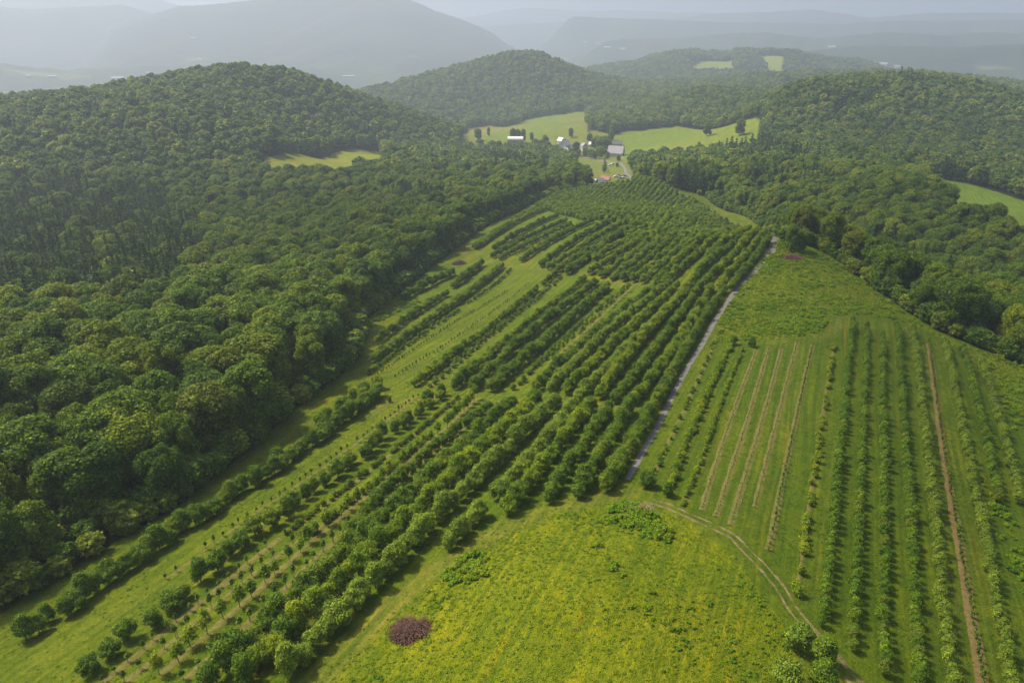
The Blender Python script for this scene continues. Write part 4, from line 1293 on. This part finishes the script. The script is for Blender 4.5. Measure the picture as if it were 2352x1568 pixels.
# ------------------------------------------------------------------ weeds on the rough meadows
def scatter_in(poly, dens, thr, seed, scale=9):
    x0, y0 = poly.min(0); x1, y1 = poly.max(0)
    n = int((x1 - x0) * (y1 - y0) * dens)
    x = rng.uniform(x0, x1, n); y = rng.uniform(y0, y1, n)
    m = inpoly(x, y, poly) & (fbm(x, y, scale, 4, seed) > thr + rng.normal(0, .12, n))
    x, y = x[m], y[m]
    z = height(x, y); m = in_frame(x, y, z, 30)
    return x[m], y[m], z[m]


wx, wy, wz, ws, wi = [], [], [], [], []
for poly, dens, thr, sc in ((MEADOW, 1.6, .22, .44), (MEADOW, .45, -1, .22), (KNOLL, 1.2, .10, .8), (KNOLL, .4, -1, .45),
                            (W('G 1800,400 1980,370 2120,440 2250,560 2200,640 2080,560 1860,500'), 2.4, -1, 1.0),
                            (W('G 1700,620 1850,640 2000,760 2300,820 2352,1100 2200,1050 2000,900 1750,760'), 1.2, -.05, .85),
                            (W('G 680,850 900,680 1010,700 1000,830 880,900 760,890'), 2.0, -.1, .95),
                            (W('C 720,640 900,600 1000,650 1010,690 830,720 690,690'), 1.6, -1, 1.1), (W('C 840,560 960,540 1030,600 960,620'), 1.2, -1, 1.1),
                            (W('C 1980,850 2350,900 2352,1562 2240,1300 2100,1000'), .35, -.1, .9), (W('H 2080,220 2352,560 2352,1100 2200,700'), .5, -.1, .9),
                            (W('B 180,640 420,520 700,470 500,560 300,640 200,700'), .5, -.1, 1.0)):
    a, b, c = scatter_in(poly, dens, thr, len(wx) + 3)
    wx.append(a); wy.append(b); wz.append(c); ws.append(sc * rng.uniform(.5, 1.3, len(a)))
wx, wy, wz, ws = map(np.concatenate, (wx, wy, wz, ws))
print('weeds', len(wx))
gx, gy, gz, gs, gi_ = [], [], [], [], []
for poly, dens, thr, sc in ((MEADOW, 2.4, -1, .34), (OPEN_MAIN, 1.1, -.02, .26), (OPEN_MAIN, .35, -1, .2), (KNOLL, 1.6, -1, .5)):
    a, b, c = scatter_in(poly, dens, thr, len(gx) + 43, 14)
    k = np.hypot(a, b) < 230
    gx.append(a[k]); gy.append(b[k]); gz.append(c[k]); gs.append(sc * rng.uniform(.5, 1.3, k.sum())); gi_.append(rng.integers(0, 3, k.sum()) + (3 if poly is OPEN_MAIN else 0))
gx, gy, gz, gs = map(np.concatenate, (gx, gy, gz, gs))
print('grass', len(gx))
_g = np.random.default_rng(77)
TUFT = []
for i in range(3):
    n = 46
    p = np.stack([_g.normal(0, .22, n), _g.normal(0, .22, n), np.abs(_g.normal(.1, .09, n))], -1)
    v, f, lv = assemble(leaf_quads(p, unit(_g.normal(size=(n, 3)) * .6 + [0, 0, .9]), np.full(n, .10) * _g.uniform(.5, 1.6, n), _g, .35), _g.random(n) * .7 + .2)
    TUFT.append(crown_mesh('grass_tuft', (v, f, lv), M_TUFT))
mass('grass', 'tufts of yellow green grass over the meadow and between the rows', 'grass', np.stack([gx, gy, gz - .01], -1), np.stack([gs, gs, gs], -1) * 1.5,
     rng.uniform(0, 6.28, len(gs)), np.concatenate(gi_), TUFT + [with_mat(m, M_TUFT2) for m in TUFT])
mass('weeds', 'tangled green weeds and goldenrod on the rough meadows', 'weeds', np.stack([wx, wy, wz - .03], -1), np.stack([ws, ws, ws * rng.uniform(.7, 1.2, len(ws))], -1),
     rng.uniform(0, 6.28, len(ws)), rng.integers(0, 3, len(ws)), WEEDC)


# ------------------------------------------------------------------ single trees and bushes
def put(name, parts, spec, label, cat, s=1.0, sz=None, rz=None, h=0.0, tilt=0):
    x, y = W(spec, h)[0]
    return thing(name, parts, (x, y, float(height(x, y)[0]) - .1), random.uniform(0, 6.28) if rz is None else rz, (s, s, sz or s), label, cat, tilt=tilt)


def bt(i): return [('crown', BROAD[i]), ('trunk', TB[i % 2])]
def at_(i, t='d'): return [('crown', APP[t][i]), ('trunk', TA[i % 2])]


put('broadleaf_tree', bt(3), '2 1740,930', 'lone dark tree standing on the knoll beside the purple brush', 'tree', .58)
put('broadleaf_tree', bt(3), '2 1830,925', 'smaller dark tree touching the lone tree on the knoll', 'tree', .42)
put('apple_tree', at_(2), '5 230,640', 'round bush-like tree at the near end of the roadside straw strip', 'apple tree', .85)
put('apple_tree', at_(1), '5 440,740', 'thin spreading tree at the near end of the second strip', 'apple tree', .65)
put('apple_tree', at_(1), '3 1130,600', 'dark tree at the far end of the second strip', 'apple tree', .7)
put('apple_tree', at_(3), '3 1320,620', 'small dark tree linking two straw strips at the far end', 'apple tree', .7)
put('apple_tree', at_(0, 's'), 'H 830,1330', 'leafy tree on the left edge of the dirt track', 'apple tree', 1.02)
put('apple_tree', at_(1, 'd'), 'H 995,1440', 'tall tree beside the bright bend of the dirt track', 'apple tree', 1.05)
put('apple_tree', at_(3, 'd'), 'H 990,1600', 'tree at the bottom edge under the dirt track', 'apple tree', 1.05)
put('apple_tree', at_(2, 's'), 'H 750,1580', 'tree at the bottom edge left of the dirt track', 'apple tree', 1.0)
put('apple_tree', at_(2, 'd'), 'B 1040,880', 'dark round bush above the mixed dark rows', 'apple tree', .9)
put('apple_tree', at_(1, 'd'), 'B 350,1190', 'tiny dark tree beyond the double row end', 'apple tree', .4)
for k, (sp, i, s, sz, lb) in enumerate([
    ('Q 1810,620', 2, 1.75, 1.35, 'largest round tree behind the farmyard'), ('Q 1480,660', 1, 1.0, 1.0, 'round tree between the barn and the white house'),
    ('Q 1120,590', 3, .95, 1.2, 'dark upright tree left of the barn'), ('Q 1660,690', 2, .8, .75, 'willow-like tree in front of the white house'),
    ('Q 1760,690', 0, .85, .85, 'round tree in front of the grey barn'), ('Q 1980,720', 3, .5, .45, 'small bush beside the grey roofed barn'),
    ('Q 1420,440', 3, .7, .8, 'slim tree behind the barn at the field edge'), ('Q 1620,1010', 4, .8, .55, 'low round bush left of the red roofed shed'),
    ('Q 740,520', 1, .9, 1.15, 'tall birch-like tree behind the white tunnel roof'), ('Q 800,500', 3, .8, 1.1, 'second tall tree behind the white tunnel roof'),
    ('Q 860,500', 1, .75, 1.0, 'third tall tree right of the white tunnel roof'), ('Q 960,480', 3, .55, .7, 'small pale tree in the yellow field'),
    ('Q 455,430', 3, .5, .8, 'thin dark tree alone in the yellow field'), ('Q 1965,790', 3, .35, .3, 'tiny round shrub beside the farm road'),
    ('Q 330,470', 0, .9, .9, 'wide tree at the near edge of the yellow field'), ('Q 1480,820', 3, .6, .5, 'dark bush at the near edge of the farm field'),
    ('Q 1600,850', 2, .6, .5, 'second dark bush at the near edge of the farm field'), ('Q 1640,920', 4, .55, .5, 'bush cluster behind the red roofed shed')]):
    put('broadleaf_tree', bt(i), sp, lb, 'tree', s, sz)
for n_, q_ in enumerate(('1000,575', '1060,600', '1120,620', '1185,640', '1240,665', '1290,690')):
    put('broadleaf_tree', bt(n_ % 5), 'Q ' + q_, f'dark tree, {nth(n_ + 1)} from the left in the belt left of the farmyard', 'tree', .75 + .1 * (n_ % 3), .8)
for n_, q_ in enumerate(('1425,650', '1515,668', '1590,672', '1700,705', '1745,668', '1815,655', '1850,700')):
    put('broadleaf_tree', bt((n_ + 2) % 5), 'Q ' + q_, f'yard tree, {nth(n_ + 1)} from the left in front of the farm buildings', 'tree', .5 + .08 * (n_ % 3), .58)
for n_, q_ in enumerate(('1690,570', '1730,520', '1870,530', '1890,480', '1640,500')):
    put('broadleaf_tree', bt((n_ + 1) % 5), 'Q ' + q_, f'tree, {nth(n_ + 1)} of the clump around the largest farm tree', 'tree', .7 + .1 * (n_ % 2), .75)
put('pine_tree', [('crown', PINES[1]), ('trunk', TP)], 'Q 1815,860', 'tall dark spruce beside the farm road', 'pine tree', .78, .72)
put('broadleaf_tree', bt(0), 'T 220,915', 'dark tree in front of the right hand field', 'tree', 1.0)
put('broadleaf_tree', bt(4), 'T 440,910', 'second dark tree in front of the right hand field', 'tree', 1.0)


def branchy(seed, H, r, depth, spread=.5, n0=5):
    rg = random.Random(seed); b = MB()

    def go(p, d, L, rad, k):
        e = [p[i] + d[i] * L for i in range(3)]
        m = [(p[i] + e[i]) / 2 + rg.gauss(0, .04) * L for i in range(3)]
        b.tube([p, m, e], [rad, rad * .8, rad * .55], 4 if k else 6)
        if k >= depth: return
        for _ in range(3 if k else n0):
            nd = [d[0] + rg.gauss(0, spread), d[1] + rg.gauss(0, spread), d[2] + rg.gauss(.05, spread * .6)]
            q = math.sqrt(sum(c * c for c in nd)); nd = [c / q for c in nd]
            t = rg.uniform(.5, 1); st = [p[i] + (e[i] - p[i]) * t for i in range(3)]
            go(st, nd, L * rg.uniform(.6, .8), rad * .55, k + 1)
    go((0, 0, -.3), (0, 0, 1), H * .35, r, 0)
    return b


x, y = W('4 1980,330', 0)[0]
x, y = x + 10, y + 9
z = float(height(x, y)[0])
thing('bare_tree', [('trunk', branchy(3, 17, .3, 4, .55).mesh('bare_trunk', simple('bleached_bark', (.2, .17, .12), .9, .2, 1))),
                    ('crown', crown_mesh('sparse_crown', crown(900, 5, 5, 16, 26, 1.2, 700, .28, corek=.01), leafmat('sparse_leaves', [(0, (.10, .10, .04)), (1, (.12, .11, .05))])))],
      (x, y, z), 1.0, (.95, .95, .9), 'half bare greyish tree above the path on the right', 'tree')


# ------------------------------------------------------------------ brush piles
def brush_pile(spec, label, rx, ry, h, n, material=M_BRUSH, mask=None):
    x0, y0 = W(spec)[0]; z0 = float(height(x0, y0)[0])
    rg = random.Random(spec); b = MB()
    for _ in range(n):
        a = rg.uniform(0, 6.28); q = math.sqrt(rg.random())
        cx, cy = math.cos(a) * q * rx, math.sin(a) * q * ry
        cz = h * (1 - q * q) * rg.uniform(.1, 1.0) + .08
        if mask and not mask(cx, cy): continue
        L = rg.uniform(.4, 1.3) * .8; t = rg.uniform(0, 3.14); s = rg.gauss(0, .25)
        d = (math.cos(t) * L, math.sin(t) * L, s * L)
        k = (rg.gauss(0, .12), rg.gauss(0, .12), rg.gauss(.05, .1))
        r = rg.uniform(.015, .05)
        b.tube([(cx - d[0], cy - d[1], max(.02, cz - d[2])), (cx + k[0], cy + k[1], cz + k[2]), (cx + d[0], cy + d[1], max(.02, cz + d[2]))], [r, r * .8, r * .3], 4)
        if rg.random() < .5:
            b.tube([(cx, cy, cz), (cx + rg.gauss(0, .4), cy + rg.gauss(0, .4), cz + rg.uniform(0, .4))], [r * .6, r * .2], 4)
    # matted leaf litter inside the heap
    for _ in range(n // 2):
        a = rg.uniform(0, 6.28); q = math.sqrt(rg.random()) * .95
        cx, cy = math.cos(a) * q * rx, math.sin(a) * q * ry
        if mask and not mask(cx, cy): continue
        cz = h * (1 - q * q) * .55
        s = rg.uniform(.12, .3)
        p = [(cx + rg.uniform(-s, s), cy + rg.uniform(-s, s), cz + rg.uniform(-.06, .1)) for _ in range(3)]
        b.add(p, [(0, 1, 2)])
    o = b.build('brush_pile', material)
    o.location = (x0, y0, z0)
    return tag(o, label, 'brush pile')


brush_pile('G 500,1215', 'reddish brown heap of cut branches in the near meadow', 2.0, 1.9, .75, 1200, mask=lambda x, y: (x - .1) * .5 + y * .9 + .35 * math.sin(x * 3.1) < 1.1 and x * .7 - y * .8 + .3 * math.sin(y * 4) < 1.35 or (x > .9 and y > .6))
brush_pile('2 1740,1000', 'low purplish heap of branches on the knoll below the lone tree', 3.2, 1.8, .8, 700, simple('purple_branches', (.15, .06, .075), .9, .4, 1.0))
brush_pile('B 820,262', 'heap of brown prunings beside the left woods', 2.6, 1.8, 1.4, 600)
brush_pile('G 2020,400', 'thin dead brown stalks in the green weed patch', 2.4, .9, .6, 110, simple('dry_stalks', (.24, .17, .11), .9, .3, 1.5))

# ------------------------------------------------------------------ farm buildings
def at(spec, rz=0.0, dz=0.0):
    x, y = W(spec)[0]
    return (x, y, float(height(x, y)[0]) + dz), rz


def building(name, spec, rz, size, label, cat, wall=M_WALL, roofm=M_GREYROOF, windows=True, door=True, doorm=M_DOOR, ridge=.5, chimney=False, dz=0.0):
    w, l, h = [q * .84 for q in size]
    loc, rz = at(spec, rz, dz)
    o = D.objects.new(name, None); COL.objects.link(o); o.location = loc; o.rotation_euler = (0, 0, rz)
    zr = h + w * ridge
    MB().gable(-w / 2, w / 2, -l / 2, l / 2, -1.5, h, zr).build('wall', wall, o)
    rf = MB().roof(-w / 2, w / 2, -l / 2, l / 2, h, zr).build('roof', roofm, o)
    if chimney: MB().box(-.4, .4, l * .15, l * .15 + .8, zr - .6, zr + 1.3).build('chimney', M_DOOR, rf)
    if door:
        d = MB().box(-w * .16, w * .16, -l / 2 - .06, -l / 2 + .05, 0, min(h * .8, 3.2)).build('door', doorm, o)
        MB().box(w * .10, w * .12, -l / 2 - .12, -l / 2 - .06, 1.0, 1.25).build('handle', M_CARGREY, d)
    if windows:
        ws = [(-w * .33, h * .45), (w * .33, h * .45), (0, h + w * ridge * .35)]
        for wx_, wz_ in ws:
            f = MB().box(wx_ - .65, wx_ + .65, -l / 2 - .05, -l / 2 + .04, wz_ - .75, wz_ + .75).build('window', M_WHITE, o)
            MB().box(wx_ - .5, wx_ + .5, -l / 2 - .075, -l / 2 - .052, wz_ - .6, wz_ + .6).build('pane', M_GLASS, f)
        for sx in (-1, 1):
            for k in range(3):
                yy = -l * .3 + k * l * .3
                a, b = sorted((sx * (w / 2 + .05), sx * (w / 2 - .04)))
                f = MB().box(a, b, yy - .6, yy + .6, h * .35, h * .35 + 1.3).build('window', M_WHITE, o)
                a, b = sorted((sx * (w / 2 + .052), sx * (w / 2 + .08)))
                MB().box(a, b, yy - .45, yy + .45, h * .35 + .15, h * .35 + 1.15).build('pane', M_GLASS, f)
    return tag(o, label, cat)


building('barn', 'Q 1345,585', R(-28), (13, 17, 7), 'pale barn with a brown door and grey gabled roof', 'barn', chimney=True)
building('shed', 'Q 1306,515', R(40), (8, 9, 5), 'small white roofed shed just left of the pale barn', 'shed', roofm=M_WHITE)
building('farmhouse', 'Q 1345,630', R(-60), (7, 9, 4), 'low white farmhouse in front of the pale barn', 'house', roofm=M_WHITE)
building('farmhouse', 'Q 1578,595', R(15), (8, 9, 7), 'tall white house right of the round tree', 'house', roofm=M_GREYROOF, chimney=True)
building('shed', 'Q 1665,552', R(70), (6, 7, 4), 'little white shed behind the willow-like tree', 'shed', roofm=M_WHITE)
building('shed', 'Q 1795,575', R(60), (6, 8, 4), 'white shed half hidden by the largest tree', 'shed', roofm=M_WHITE)
building('barn', 'Q 1950,660', R(68), (15, 20, 5), 'long grey roofed barn at the right of the farmyard', 'barn', roofm=M_GREYROOF, ridge=.55)
building('shed', 'Q 1970,545', R(80), (7, 13, 4), 'dark roofed shed behind the long grey barn', 'shed', roofm=M_DARKROOF)
building('farmhouse', 'Q 1210,585', R(80), (6, 8, 3), 'small white building in the trees left of the barn', 'house', roofm=M_WHITE)
building('shed', 'Q 1765,985', R(-50), (4.5, 6.5, 2.0), 'grey roofed shed in the near farm clearing', 'shed', wall=M_SILVERWOOD)
building('shed', 'Q 1828,955', R(62), (4, 7.5, 2.2), 'red roofed shed in the near farm clearing', 'shed', roofm=M_REDROOF)
building('shed', 'Q 1700,975', R(75), (3, 6, 1.8), 'low pale lean-to left of the grey roofed shed', 'shed', roofm=M_WHITE, windows=False)
building('farmhouse', 'D 1716,378', R(86), (9, 17, 3), 'long pale roofed house in the right woods', 'house', roofm=M_GREYROOF)
building('farmhouse', 'D 1741,377', R(84), (8, 10, 3), 'darker end house in the right woods', 'house', roofm=M_DARKROOF)

# plastic tunnel
loc, rz = at('Q 770,545', R(88))
o = D.objects.new('polytunnel', None); COL.objects.link(o); o.location = (loc[0], loc[1], loc[2] + 8); o.rotation_euler = (0, 0, rz)
b = MB(); n = 12; L = 19.0; vs = []; fsx = []
for j, yy in enumerate((-L / 2, L / 2)):
    for k in range(n + 1):
        a = math.pi * k / n; vs.append((-math.cos(a) * 4.6, yy, math.sin(a) * 3.6))
for k in range(n): fsx.append((k, k + n + 1, k + n + 2, k + 1))
fsx.append(tuple(range(n + 1))); fsx.append(tuple(range(n + 1, 2 * n + 2))[::-1])
b.add(vs, fsx); b.build('cover', M_WHITE, o)
MB().box(-4.5, 4.5, -L / 2, L / 2, -9, -.02).build('wall', M_SILVERWOOD, o)
MB().box(-1, 1, -L / 2 - .12, -L / 2 - .04, .0, 2.2).build('door', M_SILVERWOOD, o)
tag(o, 'long building with a bright white curved roof among the trees', 'tunnel')

# utility pole
loc, _ = at('Q 1440,655')
o = D.objects.new('utility_pole', None); COL.objects.link(o); o.location = loc
MB().tube([(0, 0, -1), (0, 0, 9.5), (0, 0, 11)], [.17, .14, .12], 8).build('pole', M_STAKE, o)
MB().box(-1.1, 1.1, -.07, .07, 10.1, 10.3).build('crossarm', M_STAKE, o)
tag(o, 'pale utility pole in front of the round tree by the barn', 'pole')


# vehicles and farm machines
def car(spec, rz, body, label, cat='car', truck=False):
    loc, _ = at(spec, 0, .35)
    o = D.objects.new('parked_truck' if truck else 'parked_car', None); COL.objects.link(o); o.location = loc; o.rotation_euler = (0, 0, rz)
    prof = [(-2.2, .35), (-2.25, .8), (-1.3, .98), (-.7, 1.5), (.9, 1.5), (1.5, 1.0), (2.2, .9), (2.25, .35)] if not truck else \
           [(-2.6, .45), (-2.65, 1.0), (-1.6, 1.15), (-1.1, 1.8), (.1, 1.8), (.3, 1.2), (2.6, 1.15), (2.6, .45)]
    v = [(p[0], -.88, p[1]) for p in prof] + [(p[0], .88, p[1]) for p in prof]; m = len(prof)
    f = [tuple(range(m))[::-1], tuple(range(m, 2 * m))] + [(i, (i + 1) % m, (i + 1) % m + m, i + m) for i in range(m)]
    MB().add(v, f).build('body', body, o)
    MB().box(-.62, .75, -.9, .9, 1.08, 1.38).build('window', M_GLASS, o)
    for sx in (-1.4, 1.4):
        for sy in (-.9, .9):
            w = MB().tube([(sx, sy - .12, .34), (sx, sy + .12, .34)], [.36, .36], 12).build('wheel', M_RUBBER, o)
            MB().tube([(sx, sy - .13, .34), (sx, sy + .13, .34)], [.18, .18], 10).build('rim', M_CARGREY, w)
    for sy in (-.6, .6): MB().box(-2.31, -2.24, sy - .15, sy + .15, .62, .78).build('headlight', M_WHITE, o)
    return tag(o, label, cat)


car('Q 1880,775', R(10), M_CARGREY, 'silver car parked beside the small shrub by the farm road')
car('Q 1905,765', R(30), M_CARGREY, 'grey car parked behind the silver car by the farm road')
car('Q 1955,915', R(8), M_CARGREY, 'silver pickup at the left end of the machine line', 'truck', True)
car('Q 1990,905', R(-15), M_CARBLUE, 'dark pickup in the machine line below the farm road', 'truck', True)
car('Q 2035,925', R(5), M_CARGREY, 'silver wagon at the near side of the machine line')
car('Q 2050,905', R(-20), M_CARBLUE, 'dark car at the right end of the machine line')
car('Q 2010,935', R(20), M_CARBLUE, 'dark blue pickup nearest the orchard in the machine line', 'truck', True)

# far white buildings in the valley
far_b = [('D 120,177', 40, 14, 'white long building on the far left valley floor'), ('D 65,175', 25, 12, 'small white building at the far left edge'),
         ('D 210,206', 45, 16, 'bright white building behind the left end of the wooded hill'), ('D 270,182', 60, 22, 'pale sheds left of the wooded hill top'),
         ('D 340,168', 20, 12, 'small pale building above the left hill'), ('D 457,138', 20, 11, 'white dot of a building under the big mountain'),
         ('D 443,90', 22, 12, 'tiny pale building on the mountain slope'), ('D 800,176', 70, 14, 'long white building behind the hill shoulder'),
         ('D 1035,156', 60, 14, 'pale long building left of the middle hill'), ('D 885,202', 25, 12, 'pale shed beside the bare ground'),
         ('D 1410,147', 60, 14, 'long white building beyond the middle hill'), ('D 1345,100', 24, 14, 'pale house in the distant town'),
         ('D 1372,102', 24, 14, 'second pale house in the distant town'), ('D 1395,112', 40, 18, 'pale row of the distant town nearest the woods'),
         ('D 1430,115', 36, 16, 'pale roof at the right end of the distant town'), ('D 2027,149', 50, 20, 'white buildings above the right hill'),
         ('D 2060,153', 30, 12, 'small white building right of the white buildings'), ('D 1910,110', 40, 20, 'pale house on the far right slope'),
         ('D 1345,170', 14, 8, 'white house on the right foot of the middle hill')]
for spec, w, l, lb in far_b:
    try:
        p = px(spec)[0]; d = ray(p[0], p[1]); hr = math.hypot(d[0], d[1])
        rr = np.geomspace(700, 24000, 1400); xs = d[0] / hr * rr; ys = d[1] / hr * rr
        G = height(xs, ys) + np.where(rr > 2600, 9, 0); below = d[2] / hr * rr < G
        if not below.any(): continue
        i = int(np.argmax(below)); k = max(.3, rr[i] / 3000 * .6)
        zz = float(G[i])
        o = D.objects.new('white_building', None); COL.objects.link(o); o.location = (xs[i], ys[i], zz - 1); o.rotation_euler = (0, 0, math.atan2(-xs[i], ys[i]) + R(85))
        hh = l * .35 * k
        ww, ll = l * k * .7, w * k
        MB().gable(-ww / 2, ww / 2, -ll / 2, ll / 2, -9, hh, hh + ww * .25).build('wall', M_WALL, o)
        MB().roof(-ww / 2, ww / 2, -ll / 2, ll / 2, hh, hh + ww * .25, .4)  .build('roof', M_FARROOF, o)
        tag(o, lb, 'building', 'white buildings in the far valley')
    except Exception as e:
        print('far building', spec, e)

# ------------------------------------------------------------------ haze, sky, sun
SUN = Vector((-0.66, 0.22, 0.95)).normalized()
b = MB(); b.box(-26000, 26000, -1500, 28000, -262, 300)
o = b.build('haze', None)
o.data.materials.clear()
m, nt, out = mat('haze_air')
pv = N(nt, 'ShaderNodeVolumePrincipled')
pv.inputs['Color'].default_value = (.57, .645, .78, 1)
pv.inputs['Density'].default_value = HAZE
pv.inputs['Anisotropy'].default_value = 0.35
nt.links.new(pv.outputs[0], out.inputs['Volume'])
o.data.materials.append(m)
tag(o, 'pale summer haze filling the valley air', 'haze', None, 'stuff')

w = D.worlds.new('World'); scene.world = w; w.use_nodes = True
nt = w.node_tree; bg = nt.nodes['Background']
sky = nt.nodes.new('ShaderNodeTexSky'); sky.sky_type = 'NISHITA'; sky.sun_disc = False
sky.sun_elevation = math.asin(SUN.z); sky.sun_rotation = math.atan2(SUN.x, SUN.y)
sky.air_density = 1.0; sky.dust_density = 5.0; sky.ozone_density = 1.0
nt.links.new(sky.outputs[0], bg.inputs[0]); bg.inputs[1].default_value = 0.11
sl = D.lights.new('sun', 'SUN'); so = D.objects.new('sun', sl); COL.objects.link(so)
sl.energy = 4.0; sl.angle = R(4); sl.color = (1, .91, .72)
so.rotation_euler = SUN.to_track_quat('Z', 'Y').to_euler()

# thin clouds added high above, out of view, to shade parts of the land
cm, nt, out = mat('thin_shade_cloud')
df = N(nt, 'ShaderNodeBsdfDiffuse'); df.inputs[0].default_value = (.9, .9, .9, 1)
tr = N(nt, 'ShaderNodeBsdfTransparent'); ms = N(nt, 'ShaderNodeMixShader', i_0=.23)
nt.links.new(tr.outputs[0], ms.inputs[1]); nt.links.new(df.outputs[0], ms.inputs[2]); nt.links.new(ms.outputs[0], out.inputs[0])
for (tx, ty), (rx, ry), ang, sd in (((150, 190), (95, 230), -.35, 1), ((-170, 330), (150, 120), .2, 2), ((-105, 60), (40, 90), -.6, 3), ((420, 620), (190, 180), .3, 4)):
    hh = 760.0
    c0 = np.array([tx, ty, -70.0]) + np.array(SUN) * (hh / SUN.z)
    u = np.linspace(0, 2 * math.pi, 49)[:-1]; vv = np.linspace(-math.pi / 2, math.pi / 2, 17)
    U, V = np.meshgrid(u, vv, indexing='ij')
    k = 1 + .22 * fbm(np.cos(U).ravel() * 40 + sd * 300, np.sin(U).ravel() * 40, 22, 3, sd).reshape(U.shape)
    lx, ly = np.cos(U) * np.cos(V) * rx * k, np.sin(U) * np.cos(V) * ry * k
    lz = np.sin(V) * 22 * (1 + .4 * fbm(lx.ravel(), ly.ravel(), 40, 3, sd).reshape(U.shape))
    X2 = c0[0] + lx * math.cos(ang) - ly * math.sin(ang); Y2 = c0[1] + lx * math.sin(ang) + ly * math.cos(ang)
    vs = np.stack([X2, Y2, c0[2] + lz], -1).reshape(-1, 3)
    i = np.arange(48)[:, None] * 17; i2 = (np.arange(1, 49) % 48)[:, None] * 17; j = np.arange(16)[None]
    ff = np.stack([i + j, i2 + j, i2 + j + 1, i + j + 1], -1).reshape(-1, 4)
    me = mesh_np('shade_cloud', vs, ff, cm); me.polygons.foreach_set('use_smooth', np.ones(len(me.polygons), bool))
    tag(link('shade_cloud', me), kind='structure')

scene.render.engine = 'CYCLES'
scene.cycles.use_denoising = True
scene.cycles.max_bounces = 5; scene.cycles.diffuse_bounces = 2; scene.cycles.glossy_bounces = 1
scene.cycles.transmission_bounces = 2; scene.cycles.transparent_max_bounces = 8; scene.cycles.volume_bounces = 2
scene.view_settings.view_transform = 'Standard'; scene.view_settings.look = 'None'
scene.view_settings.exposure = EXPO; scene.view_settings.gamma = 1
print('things', _count)
